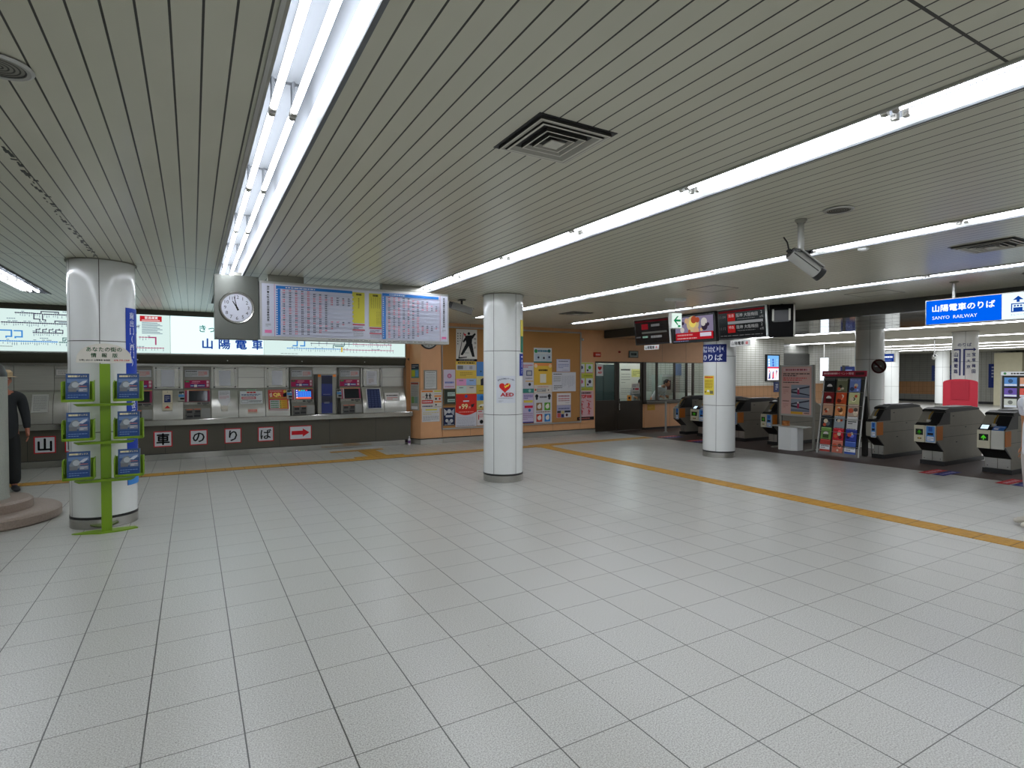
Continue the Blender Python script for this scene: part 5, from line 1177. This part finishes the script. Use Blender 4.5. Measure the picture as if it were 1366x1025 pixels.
for r in range(6):
    for q in range(3):
        c, nm = MAGS[r][q]; z = 1.42 - r*.245; S = Sheet(.21, .285, c, .015); lt = tuple(min(255, v+60) for v in c); dk = tuple(int(v*.5) for v in c); rr = random.Random(r*9+q)
        S.R(.06, .05, .94, .18, lt); S.L(.1, .07, .9, .16, 1, dk, .6, r+q)
        if (r, q) in ((0, 0), (1, 0), (4, 0)): S.D(.5, .62, .055, (220, 216, 210)); S.R(.2, .62, .8, .9, dk)
        elif (r, q) == (3, 2): S.L(.12, .4, .88, .66, 2, (60, 60, 60), .5)
        elif (r, q) in ((5, 2), (5, 0)): S.R(0, .5, 1, .85, WHT); S.L(.1, .55, .9, .8, 2, dk, .4)
        else:
            for k in range(4): S.D(.2+rr.random()*.6, .35+rr.random()*.5, .02+rr.random()*.03, (lt, dk, (220, 206, 180), (206, 90, 60))[k])
        wx, wz = (q-1)*.255, z+.0
        ly = TL*wz/1.6 - .045
        # rack faces west: local x -> -world y, local y -> +world x
        put(S, 'magazine', '%s magazine in the %s row of the leaning rack' % (nm, RN[r]), 'magazine', (11.38+ly, 6.6-wx, wz), (-.13, 0, EAST), 'magazines in the leaning rack')
# round no smoking plate behind the rack
t = thing('no_smoking_sign', 'round no smoking sign above the red rack header', 'sign', (14.02, 7.2, 1.83), rot=EAST)
b = MB(); b.fdisc(0, 0, .17, 0, (104, 98, 94), 28); b.build('plate', t)
b = MB(); b.fring(0, 0, .13, .165, -.002, (70, 26, 26)); b.poly([(-.12, -.003, .09), (-.09, -.003, .12), (.12, -.003, -.09), (.09, -.003, -.12)], (70, 26, 26)); b.box(-.09, .06, -.0025, -.001, -.015, .015, LGR); b.build('symbol', t)
# slim posts beside the gates
for (x, y, z, lab) in ((11.6, 8.06, 1.12, 'slim dark post left of the pink poster stand'), (11.75, 6.28, 1.2, 'slim dark post right of the magazine rack')):
    b = MB(); b.box(-.03, .03, -.05, .05, .003, z, DGREY); o = b.build('gate_post', loc=(x, y, 0), bevel=.006); tag(o, lab, 'post')
# ------------------------------------------------------------------ staff office behind the orange wall
b = MB(); b.box(9.76, 14.6, 16.6, 16.7, 0, 2.95, mat('office_wall', (196, 200, 190), .6)); b.box(9.66, 9.76, 12.6, 16.7, 0, 2.95, mat('office_wall', ())); b.box(14.6, 14.62, 12.6, 16.7, 0, 1.0, mat('office_wall', ()))
struct('wall_office', b)
b = MB(); b.quad((9.66, 12.55, 2.75), (9.66, 16.7, 2.75), (14.62, 16.7, 2.75), (14.62, 12.55, 2.75), WHITEM); struct('ceiling_office', b)
b = MB(); b.quad((9.76, 12.55, .004), (14.62, 12.55, .004), (14.62, 16.6, .004), (9.76, 16.6, .004), MATD); struct('floor_office', b)
TUBE3 = glow((236, 244, 250), 34.0)
for k, (x, y) in enumerate(((10.6, 13.9), (12.0, 13.4), (13.5, 13.4), (13.3, 15.2))):
    t = thing('ceiling_light', 'bright office tube light, %s' % ('above the left office door', 'above the right office door', 'above the counter windows', 'deepest in the staff office')[k], 'ceiling light', (x, y, 2.7))
    h = MB(); h.box(-.65, .65, -.1, .1, -.03, .05, WHITEM); h.build('housing', t)
    for q in (-.05, .05):
        u = MB(); u.tube([(-.6, q, -.05), (.6, q, -.05)], .0155, TUBE3, 8); u.build('tube', t)
def leaf(name, x0, x1, glass_bottom, label, extra=None, door=True):
    t = thing(name, label, 'door', (x0, 12.5, 0), kind='structure'); w = x1-x0
    f = MB(); f.box(0, .06, 0, .05, .02, 2.0, DOORB); f.box(w-.06, w, 0, .05, .02, 2.0, DOORB); f.box(.06, w-.06, 0, .05, 1.96, 2.0, DOORB); f.box(.06, w-.06, 0, .05, glass_bottom-.06, glass_bottom, DOORB); f.box(.06, w-.06, .005, .045, .02, glass_bottom-.06, DOORB); f = f.build('door_frame', t)
    g = MB(); g.box(.06, w-.06, .02, .026, glass_bottom, 1.96, GLASS); g.build('glass_pane', f)
    return t
d1 = leaf('door_1', 9.76, 10.58, .9, 'dark brown office door leaf with heart sticker on its glass')
d2 = leaf('door_2', 10.6, 11.56, .87, 'dark brown office door leaf with papers behind its glass')
h = MB(); h.tube([(.05, -.03, .62), (.05, -.03, .8)], .012, STEELM, 10); h.box(.03, .07, -.03, 0, .64, .66, STEELM); h.box(.03, .07, -.03, 0, .76, .78, STEELM); h.build('door_handle', d2)
b = MB(); b.box(9.74, 11.64, 12.47, 12.6, 2.0, 2.03, DOORB); b.box(11.56, 11.64, 12.47, 12.6, .76, 2.0, DOORB); b.box(9.735, 9.765, 12.47, 12.6, 0, 2.0, DOORB); struct('trim_13', b)
t = thing('window_1', 'dark framed counter window of the staff office', 'window', (11.64, 12.5, 0), kind='structure')
f = MB(); f.box(0, 2.98, -.02, .06, 1.985, 2.0, DOORB); f.box(0, 2.98, -.02, .06, .84, .87, DOORB)
for x in (0, .47, 1.2, 1.72, 2.0, 2.94): f.box(x, x+.045, -.02, .05, .87, 1.985, DOORB)
f = f.build('window_frame', t)
g = MB(); g.box(.045, .47, .02, .026, .87, 1.985, GLASS); g.box(1.245, 1.72, .02, .026, .87, 1.985, GLASS); g.box(.515, 1.2, .02, .026, 1.0, 1.985, GLASS); g.box(2.045, 2.94, .02, .026, .87, 1.985, GLASS); g.build('glass_pane', f)
b = MB(); b.box(11.62, 14.62, 12.36, 12.75, .765, .84, DBROWN); o = b.build('office_counter', bevel=.006); tag(o, 'dark counter top along the staff office windows', 'counter', kind='structure')
S = Sheet(.3, .16, (206, 160, 60), .004); S.L(.1, .3, .8, .7, 2, (226, 190, 110), .4); put(S, 'wall_notice', 'small yellow notice on the orange panel below the counter', 'notice', (11.86, 12.459, .65))
S = Sheet(.24, .33, (220, 220, 220), .003); S.heart(.5, .35, .07, RED); S.T('AED', .18, .62, .82, .8, (200, 40, 40), .05); put(S, 'sticker', 'white sticker with red heart at the top of the left office door glass', 'sticker', (9.97, 12.516, 1.76))
S = Sheet(.3, .3, (206, 204, 196), .003); S.L(.1, .08, .9, .35, 2, (110, 110, 110), .4); S.R(.2, .45, .34, .62, (60, 60, 70)); S.R(.42, .46, .9, .62, (196, 40, 56)); S.L(.1, .75, .9, .92, 1, (110, 130, 110), .6); put(S, 'sticker', 'white notice with red word low on the right office door glass', 'sticker', (11.3, 12.516, 1.22))
S = Sheet(.16, .16, (226, 150, 50), .003); S.D(.5, .5, .04, (50, 30, 20)); put(S, 'sticker', 'small orange sticker at the bottom of the right office door glass', 'sticker', (11.06, 12.516, .95))
S = Sheet(.34, .2, (150, 160, 150), .03, DGREY); S.F(0, 0, 1, 1, DGREY, .02); S.L(.18, .25, .82, .72, 1, (30, 40, 40), .75, 3); put(S, 'office_sign', 'small framed office name sign above the office doors', 'sign', (11.15, 12.459, 2.22))
S = Sheet(.24, .13, (190, 60, 40), .03); S.L(.25, .25, .9, .75, 1, (230, 190, 180), .75, 3); S.D(.1, .9, .02, BLK); put(S, 'fire_sign', 'small red sign at the top left corner of the office doors', 'sign', (9.82, 12.459, 2.19))
b = MB(); b.ball((0, -.02, 0), .045, .03, .03, (150, 40, 30), 12, 8); o = b.build('signal_lamp', loc=(10.62, 12.458, 2.28), smooth=True); tag(o, 'tiny red lamp on the orange wall above the office doors', 'lamp')
b = MB(); b.tube([(0, 0, 0), (0, 0, .86)], .028, ALU, 14); b.lathe([(.06, 0), (.06, .01), (.03, .02)], ALU, seg=16); o = b.build('queue_post', loc=(11.62, 11.62, .003), smooth=True); tag(o, 'slim steel post standing in front of the office counter', 'post')
# inside the office
S = Sheet(1.1, 1.2, (206, 210, 204), .02); S.R(.04, .2, .4, .24, (60, 60, 60)); S.L(.06, .3, .4, .6, 4, GRY, .2); S.R(.45, .2, .85, .42, (206, 206, 130)); S.L(.5, .24, .8, .38, 3, (110, 120, 70), .5); S.D(.86, .1, .06, (60, 150, 90)); S.R(.86, .3, 1, .55, (206, 110, 50)); S.L(.05, .7, .5, .9, 4, GRY, .2)
put(S, 'whiteboard', 'whiteboard with yellow sheet behind the right office door', 'whiteboard', (12.5, 14.0, 1.45)); 
b = MB(); b.box(-.56, .56, -.06, -.03, -.61, .61, DGREY); b.box(-.55, -.5, -.06, -.02, -1.42, -.6, DGREY); b.box(.5, .55, -.06, -.02, -1.42, -.6, DGREY); b.box(-.56, .56, -.3, .2, -1.445, -1.41, DGREY); o = b.build('board_stand', loc=(12.5, 14.08, 1.45)); tag(o, 'dark stand carrying the office whiteboard', 'stand')
t = thing('office_cabinet', 'grey green cabinet behind the left office door', 'cabinet', (11.72, 14.2, .004))
b = MB(); b.box(-1.2, .2, 0, .5, 0, 1.95, mat('cabinet_green', (40, 56, 58), .5)); b.build('body', t)
b = MB()
for k in range(3): b.box(-1.18+k*.46, -.74+k*.46, -.015, 0, .06, 1.9, mat('cabinet_door', (48, 66, 68), .45))
b.build('cabinet_doors', t)
for k, (x, z, c, w, h, lb) in enumerate(((13.0, 1.55, (206, 206, 206), .3, .3, 'white sheet high on the office back wall'), (13.05, 1.2, (60, 70, 66), .5, .3, 'dark tray shelf on the office back wall'), (14.0, 1.6, (120, 130, 190), .45, .4, 'blue violet poster on the office back wall'), (14.3, 1.5, (206, 60, 80), .08, .6, 'narrow red strip beside the blue violet poster'), (13.9, 1.05, (190, 196, 200), .5, .4, 'pale sheet low on the office back wall'))):
    S = Sheet(w, h, c, .02); S.L(.1, .15, .9, .85, 4, tuple(int(v*.7) for v in c), .35, k); put(S, 'wall_sheet', lb, 'sheet', (x+.9, 16.598, z-.1 if k else z))
# fare adjustment machine seen through the right hand windows
def kiosk(x, y, lb):
    t = thing('fare_machine', lb, 'machine', (x, y, .004))
    b = MB(); b.box(-.24, .24, 0, .5, 0, 1.62, mat('machine_shell', (150, 160, 152), .4)); b.build('body', t, bevel=.01)
    b = MB(); b.box(-.17, .17, -.01, 0, 1.1, 1.42, DARK); b.box(-.24, .24, -.012, 0, 1.55, 1.62, LGR); b.box(-.02, .02, -.015, 0, .8, .86, DARK); b.build('front_panel', t)
kiosk(15.6, 13.9, 'pale machine with dark screen, right of two behind the office windows'); kiosk(14.35, 14.3, 'pale machine with dark screen, left of two behind the office windows')
b = MB(); b.box(-.2, .2, -.01, .01, -.2, .2, (110, 130, 170)); o = b.build('wall_sheet', loc=(14.5, 13.9, 1.8)); tag(o, 'blue sheet hanging high behind the office windows', 'sheet')

# ------------------------------------------------------------------ far concourse
def on_cyl(w, h, R, loc, rot, draw, name, label, cat, bg=None):
    S = Sheet(w, h, bg or (214, 216, 214), .0 if bg is None else .004, seg=12); S.v, S.f, S.mi = ([], [], []) if bg is None else (S.v, S.f, S.mi)
    draw(S); S.wrap(R); o = S.build(name, loc=loc, rot=rot); return tag(o, label, cat)
def nori(S):
    N = (44, 52, 110)
    S.T('のりば', .2, .0, .72, .15, N, .03); S.R(0, .2, .32, .24, N); S.R(.27, .2, .33, 1, N); S.R(.42, .2, .48, 1, N); S.R(.42, .2, .82, .24, N); S.P([(.8, .16), (.94, .22), (.8, .28)], N)
    S.V('三大京', .54, .3, .68, .82, N, .03); S.V('宝塚梅田', .74, .28, .9, .96, N, .03); S.V('山陽姫路', .04, .28, .22, .96, N, .03)
on_cyl(.62, .95, .3095, (19.4, 7.62, 2.08), -1.17, nori, 'column_lettering', 'blue track direction lettering on the column beyond the gates', 'lettering')
t = thing('red_board', 'red board with rounded top standing beyond the right gates', 'board', (18.2, 7.25, 0), rot=EAST+.15)
REDM = mat('red_board_paint', (190, 44, 62), .45)
b = MB(); pts = [(-.38, .02), (.38, .02), (.38, 1.42)] + [(.38*math.cos(PI*k/10), 1.42+.09*math.sin(PI*k/10)) for k in range(1, 10)] + [(-.38, 1.42)]
b.prism(pts, -.03, .03, REDM, 'y'); b.build('board', t)
b = MB(); b.box(-.2, .2, -.045, -.03, .95, 1.46, mat('red_panel', (172, 36, 54), .45)); b.build('raised_panel', t)
b = MB(); b.box(-.3, -.24, -.3, .3, 0, .03, DGREY); b.box(.24, .3, -.3, .3, 0, .03, DGREY); b.build('foot', t)
S = Sheet(.6, .12, REDM, 0); S.L(.05, .1, .95, .9, 1, (120, 20, 36), .75, 3); S.build('lettering', t, loc=(0, -.031, .76))
S = Sheet(.72, .92, (20, 22, 26), .06); S.R(.08, .04, .92, .96, glow((120, 180, 236), .9)); S.R(.08, .5, .92, .96, glow((240, 240, 248), .95)); S.R(.08, .46, .92, .52, glow((220, 60, 90), .9))
for k in range(9):
    S.D(.18+(k % 3)*.3, .2+(k//3)*.1, .04, glow(((250, 250, 255), (60, 90, 190), (150, 200, 240))[k % 3], .9)); S.P([(.14+(k % 3)*.27, .92-.06*(k % 2)), (.18+(k % 3)*.27, .58+.08*(k//3)), (.26+(k % 3)*.27, .62), (.28+(k % 3)*.27, .9)], glow(((240, 90, 110), (250, 250, 255), (50, 70, 140))[(k+k//3) % 3], .9))
put(S, 'advertising_screen', 'glowing advertising screen on the white tiles behind the pink stand', 'screen', (17.45, 12.458, 1.86))
S = Sheet(.3, .36, (36, 46, 84), .02); S.L(.3, .2, .7, .8, 4, LGR, .4); put(S, 'wall_sign', 'small navy sign below the glowing advertising screen', 'sign', (17.7, 12.45, 1.2))
t = thing('light_panel', 'upright glowing white light panel on the tile corner beyond the magazine rack', 'light panel', (21.9, 13.3, 1.84), rot=-.9)
b = MB(); b.box(-.16, .16, -.06, .06, -.47, .47, ALU); b.build('case', t); S = Sheet(.28, .88, glow((232, 242, 255), 1.8), 0); S.build('face', t, loc=(0, -.0615, 0))
b = MB(); b.tube([(0, 0, .47), (0, 0, CEIL-1.84)], .02, ALU, 8); b.build('hanger', t)
S = Sheet(.5, .5, (36, 50, 104), .02); S.L(.2, .2, .8, .8, 3, (150, 160, 200), .4); put(S, 'wall_sign', 'navy square sign right of the glowing white light panel', 'sign', (23.0, 13.0, 1.7), -.9)
b = MB(); b.box(22.8, 23.2, 13.05, 13.1, 0, 2.0, DGREY); o = b.build('sign_post'); tag(o, 'grey upright carrying the navy square sign', 'post')
t = thing('hanging_sign', 'small navy hanging sign with white left arrow far beyond the rack', 'sign', (22.4, 11.4, 2.25), rot=EAST+.1)
b = MB(); b.box(-.42, .42, 0, .08, -.16, .16, ALU); b.tube([(-.3, .04, .16), (-.3, .04, CEIL-2.25)], .012, ALU, 8); b.tube([(.3, .04, .16), (.3, .04, CEIL-2.25)], .012, ALU, 8); b.build('case', t)
S = Sheet(.8, .29, glow((24, 60, 150), .6), 0); S.P([(.04, .4), (.16, .18), (.16, .34), (.36, .34), (.36, .46), (.16, .46), (.16, .62)], glow((240, 244, 255), .9)); S.L(.44, .25, .95, .55, 1, glow((230, 236, 250), .9), .8); S.L(.1, .74, .9, .86, 1, glow((150, 180, 230), .6), .6); S.build('face', t, loc=(0, -.002, 0))
S = Sheet(.36, .36, (190, 190, 186), .01); S.F(0, 0, 1, 1, DGREY, .03); S.L(.2, .2, .8, .8, 4, GRY, .4); put(S, 'wall_notice', 'small framed white notice on the tiles left of the light panel', 'notice', (23.9, 14.188, 1.45))
S = Sheet(1.3, .9, (58, 72, 130), .02); S.L(.1, .15, .9, .85, 4, (110, 120, 170), .3); put(S, 'wall_sign', 'wide blue sign above the brown band on the far wall', 'sign', (37.98, 15.9, 1.7), EAST)
S = Sheet(.45, 1.3, (34, 54, 130), .02); S.L(.3, .08, .7, .6, 4, (200, 206, 230), .5); put(S, 'wall_sign', 'tall narrow navy sign on the far white wall', 'sign', (37.98, 13.6, 1.55), EAST)
hall_camera('ceiling_camera', 'dark camera on a drop tube far beyond the gates', (22.2, 9.6), .55, -1.0, -.3)
t = thing('brochure_stand', 'wire brochure stand beyond the last gate by the picture edge', 'brochure stand', (18.0, 5.78, 0), rot=EAST)
b = MB(); b.box(-.5, .5, .0, .02, .3, 1.7, DGREY)
for x in (-.5, .5): b.box(x-.015, x+.015, -.02, .02, 0, 1.72, ALU); b.box(x-.015, x+.015, -.25, .25, 0, .03, ALU)
b.build('frame', t)
S = Sheet(1.0, .1, (206, 208, 210), .02); S.L(.2, .2, .8, .8, 1, DGREY, .6); S.D(.08, .5, .03, GRN); S.build('header_sign', t, loc=(0, -.02, 1.66))
for r in range(5):
    for q in range(3):
        c = [(90, 140, 200), (206, 150, 120), (110, 90, 170), (206, 90, 80), (196, 200, 190), (70, 60, 90)][(r*2+q) % 6]; S = Sheet(.25, .22, c, .02); S.R(0, .75, 1, .95, (214, 220, 230)); S.D(.5, .4, .05, tuple(int(v*.6) for v in c)); S.build('brochure', t, loc=((q-1)*.31, -.01, 1.45-r*.27))

# ------------------------------------------------------------------ grey pillar on a round stone base at the left edge
t = thing('stone_pillar', 'round grey pillar on a two step granite base at the left edge', 'pillar', (-2.07, 8.32, 0))
b = MB(); b.lathe([(0, .001), (.70, .001), (.72, .02), (.72, .1), (.69, .125), (.46, .13)], STONE, seg=64); b.build('lower_step', t, smooth=True)
b = MB(); b.lathe([(.46, .125), (.46, .22), (.435, .245), (.26, .25)], STONE, seg=56); b.build('upper_step', t, smooth=True)
b = MB(); b.lathe([(.262, .248), (.252, .27), (.252, 1.62)], TERRA, seg=48); b.build('shaft', t, smooth=True)
b = MB(); b.lathe([(.252, 1.62), (.25, 1.66), (.22, 1.74), (.14, 1.8), (0, 1.82)], DARK, seg=40); b.build('cap', t, smooth=True)
b = MB(); b.box(-.02, .02, -.006, 0, -.05, .05, TERRA); b.fdisc(0, 0, .008, -.007, DARK, 10); b.build('cover_plate', t, loc=(.252*math.cos(-.65), .252*math.sin(-.65), 1.3), rot=-.65+PI/2)

# ------------------------------------------------------------------ people
def skin_mesh(verts, edges, mb, m, root=0, sub=2):
    me = bpy.data.meshes.new('limbs'); me.from_pydata([v[:3] for v in verts], edges, []); o = bpy.data.objects.new('limbs', me); COL.objects.link(o)
    sk = o.modifiers.new('skin', 'SKIN'); sk.use_smooth_shade = True
    if not me.skin_vertices: me.skin_vertices.new()
    for i, v in enumerate(verts):
        r = v[3] if isinstance(v[3], tuple) else (v[3], v[3]); d = me.skin_vertices[0].data[i]; d.radius = r; d.use_root = (i == root)
    sb = o.modifiers.new('sub', 'SUBSURF'); sb.levels = sub; sb.render_levels = sub
    dg = bpy.context.evaluated_depsgraph_get(); dg.update(); ev = o.evaluated_get(dg); q = ev.to_mesh()
    mb.add([tuple(v.co) for v in q.vertices], [tuple(p.vertices) for p in q.polygons], m); ev.to_mesh_clear()
    bpy.data.objects.remove(o); bpy.data.meshes.remove(me)
def chain(pts): return pts, [(i, i+1) for i in range(len(pts)-1)]
def person(label, loc, rot, shirt, trousers, shoes, hair, skin, stride=.0, arm='down', hat=None, bend=0.0, h=1.68):
    """standing or walking figure facing -y"""
    t = thing('person', label, 'person', loc, rot); k = h/1.68
    SK = mat('skin_%d' % skin[0], skin, .5, noise=.04)
    def B(x, y, z):   # lean the body above the hips forward
        if z > .92: d = z-.92; return (x*k, (y-d*math.sin(bend))*k, (.92+d*math.cos(bend))*k)
        return (x*k, y*k, z*k)
    body = MB()
    V = [B(0, 0, .95) + ((.135, .095),), B(0, .0, 1.12) + ((.125, .085),), B(0, .0, 1.3) + ((.145, .095),), B(0, .0, 1.41) + ((.13, .08),), B(0, -.01, 1.47) + (.052,), B(0, -.02, 1.53) + (.05,)]
    E = [(0, 1), (1, 2), (2, 3), (3, 4), (4, 5)]
    legs = {}
    for s in (-1, 1):
        dy = s*stride; n = len(V)
        V += [B(s*.095, 0, .88) + (.085,), B(s*.1, -dy*.5-.01, .5) + (.058,), B(s*.1, -dy+.01, .12) + (.04,), B(s*.1, -dy-.03, .05) + (.038,), B(s*.105, -dy-.14, .035) + (.034,)]
        E += [(0, n), (n, n+1), (n+1, n+2), (n+2, n+3), (n+3, n+4)]; legs[s] = n
    arms = {}
    for s in (-1, 1):
        n = len(V)
        if arm == 'phone' and s < 0: el, wr, hd = B(s*.22, .05, 1.1), B(s*.22, .03, .87), B(s*.22, .02, .78)
        elif arm == 'down': el, wr, hd = B(s*.24, .0, 1.1), B(s*.25, -.06-stride*s*.3, .87), B(s*.25, -.08-stride*s*.3, .78)
        elif arm == 'phone': el, wr, hd = B(s*.27, -.15, 1.38), B(s*.17, -.15, 1.56), B(s*.13, -.13, 1.63)
        else: el, wr, hd = B(s*.25, -.1, 1.1), B(s*.18, -.32, 1.02), B(s*.16, -.4, .99)
        V += [B(s*.185, .0, 1.385) + (.052,), el + (.041,), wr + (.028,), hd + ((.036, .02),)]
        E += [(3, n), (n, n+1), (n+1, n+2), (n+2, n+3)]; arms[s] = n
    skin_mesh(V, E, body, SK)
    # head with brow, nose, mouth, ears; it continues the neck
    hc = B(0, -.03, 1.62)
    body.ball(hc, .077*k, .095*k, .115*k, SK, 22, 16); body.ball((hc[0], hc[1]-.022*k, hc[2]-.055*k), .058*k, .07*k, .06*k, SK, 16, 10)
    body.prism([(hc[1]-.088*k, hc[2]+.02*k), (hc[1]-.115*k, hc[2]-.025*k), (hc[1]-.085*k, hc[2]-.03*k)], -.013*k, .013*k, SK, 'x')
    for s in (-1, 1): body.ball((s*.076*k, hc[1]+.005*k, hc[2]-.01*k), .012*k, .02*k, .032*k, SK, 10, 8); body.ball((s*.03*k, hc[1]-.087*k, hc[2]+.012*k), .012*k, .008*k, .007*k, WHITEM, 10, 6); body.ball((s*.03*k, hc[1]-.093*k, hc[2]+.012*k), .006*k, .005*k, .006*k, DARK, 8, 6)
    body.ball((0, hc[1]-.087*k, hc[2]-.062*k), .022*k, .008*k, .006*k, (150, 84, 76), 10, 6)
    # fingers and thumb
    for s in (-1, 1):
        n = arms[s]; w, hd = Vector(V[n+2][:3]), Vector(V[n+3][:3]); d = (hd-w).normalized(); side = d.cross(Vector((1, 0, 0))).normalized(); pl = d.cross(side)
        for j in range(4):
            a = hd + side*(.022*(j-1.5))*k + d*.005; L = (.06, .07, .066, .05)[j]*k
            fv, fe = chain([tuple(a)+(.0085,), tuple(a+d*L*.5+pl*.004)+(.008,), tuple(a+d*L*.95+pl*.02*k)+(.006,)]); skin_mesh(fv, fe, body, SK, 0, 1)
        a = w + d*.03 + side*.03*k*(1 if s > 0 else 1)
        fv, fe = chain([tuple(a)+(.011,), tuple(a+d*.03+side*.018*k)+(.009,), tuple(a+d*.06+side*.02*k)+(.007,)]); skin_mesh(fv, fe, body, SK, 0, 1)
    body.build('body', t, smooth=True)
    g = MB(); n1, n2 = arms[-1], arms[1]
    V2 = [B(0, 0, .74) + ((.165, .13),), B(0, 0, .98) + ((.168, .13),), B(0, 0, 1.14) + ((.155, .115),), B(0, 0, 1.3) + ((.175, .115),), B(0, 0, 1.41) + ((.16, .11),), B(0, -.005, 1.475) + (.075,)]
    E2 = [(0, 1), (1, 2), (2, 3), (3, 4), (4, 5)]
    for n in (n1, n2):
        m = len(V2); a, e, w = V[n], V[n+1], V[n+2]
        ln = arm == 'phone'
        V2 += [a[:3] + (.078,), tuple(a[i]+(e[i]-a[i])*(.5 if ln else 1) for i in range(3)) + (.06,), tuple(a[i]+(e[i]-a[i])*.6 if ln else e[i]+(w[i]-e[i])*.9 for i in range(3)) + (.046 if ln else .042,)]; E2 += [(4, m), (m, m+1), (m+1, m+2)]
    skin_mesh(V2, E2, g, mat('cloth_%d_%d' % (shirt[0], shirt[2]), shirt, .85, noise=.08, scale=20), 1); g.build('shirt', t, smooth=True)
    g = MB(); V3 = [B(0, 0, .98) + ((.155, .115),), B(0, 0, .9) + ((.175, .125),)]; E3 = [(0, 1)]
    for s in (-1, 1):
        n = legs[s]; m = len(V3); p, q, r = V[n], V[n+1], V[n+2]
        V3 += [p[:3] + (.102,), q[:3] + (.082,), (r[0], r[1], r[2]+.1*k) + (.084,), (r[0], r[1], r[2]-.04*k) + (.088,)]; E3 += [(1, m), (m, m+1), (m+1, m+2), (m+2, m+3)]
    skin_mesh(V3, E3, g, mat('cloth_%d_%d' % (trousers[0], trousers[2]), trousers, .85, noise=.08, scale=20)); g.build('trousers', t, smooth=True)
    for s in (-1, 1):
        n = legs[s]; f = MB(); a = V[n+3]
        sv, se = chain([(a[0], a[1]+.06, .045, (.04, .04)), (a[0], a[1]-.02, .048, (.043, .045)), (a[0]+s*.004, a[1]-.14, .036, (.045, .033)), (a[0]+s*.004, a[1]-.19, .03, (.034, .026))]); skin_mesh(sv, se, f, mat('shoe_%d' % shoes[0], shoes, .6)); f.build('shoe', t, smooth=True)
    hr = MB(); HM = mat('hair_%d' % hair[0], hair, .6, noise=.2, scale=40)
    hr.ball((hc[0], hc[1]+.012*k, hc[2]+.022*k), .086*k, .098*k, .105*k, HM, 22, 14); hr.v = [(x, max(y, hc[1]-.062*k) if z < hc[2]+.06*k else y, max(z, hc[2]-.06*k)) for x, y, z in hr.v]
    hr.build('hair', t, smooth=True)
    if hat:
        q = MB(); HT = mat('hat_%d' % hat[0], hat, .8); q.lathe([(.155*k, -.012), (.1*k, 0), (.098*k, .06*k), (.07*k, .09*k), (0, .095*k)], HT, (hc[0], hc[1], hc[2]+.055*k), 28); q.build('hat', t, smooth=True)
    return t
pr = person('person in pale shirt and light grey trousers walking at the right edge', (7.95, 2.44, .004), -2.1, (214, 216, 226), (176, 168, 168), (206, 200, 186), (60, 40, 30), (172, 118, 84), stride=.05, arm='phone', h=1.63)
person('person in dark clothes and tan hat standing behind the round grey pillar', (-2.29, 10.3, .004), .35, (26, 30, 32), (22, 24, 24), (40, 40, 44), (120, 96, 70), (160, 100, 76), arm='down', hat=(170, 148, 112), h=1.62)
person('person in white shirt bent over the counter behind the office window', (12.66, 13.2, .008), .25, (206, 208, 214), (40, 44, 54), (30, 30, 30), (24, 22, 22), (176, 124, 92), arm='front', bend=.75, h=1.6)
person('person in white shirt further left behind the office counter, partly hidden', (12.0, 13.35, .008), -.2, (196, 200, 206), (40, 44, 54), (30, 30, 30), (24, 22, 22), (176, 124, 92), arm='front', bend=.6, h=1.55)

# ------------------------------------------------------------------ camera, world, exposure
bpy.data.objects.remove(_to)
cam = bpy.data.cameras.new('camera'); co = bpy.data.objects.new('camera', cam); COL.objects.link(co)
cam.sensor_width = 36; cam.lens = 748.57*36/1366; cam.clip_end = 200; cam.clip_start = .05
co.location = (0, 0, EYE); co.rotation_euler = (math.radians(90-1.0215), 0, math.radians(-29.658))
scene.camera = co
w = bpy.data.worlds.new('world'); scene.world = w; w.use_nodes = True
w.node_tree.nodes['Background'].inputs[0].default_value = (.6, .65, .7, 1); w.node_tree.nodes['Background'].inputs[1].default_value = 0.02
vs = scene.view_settings; vs.view_transform = 'Standard'; vs.look = 'None'; vs.exposure = 0.33; vs.gamma = 1.0; vs.use_curve_mapping = False
scene.cycles.use_denoising = True
scene.cycles.max_bounces = 8; scene.cycles.diffuse_bounces = 5; scene.cycles.glossy_bounces = 4; scene.cycles.transparent_max_bounces = 12
scene.cycles.sample_clamp_indirect = 6.0; scene.cycles.caustics_reflective = False; scene.cycles.caustics_refractive = False
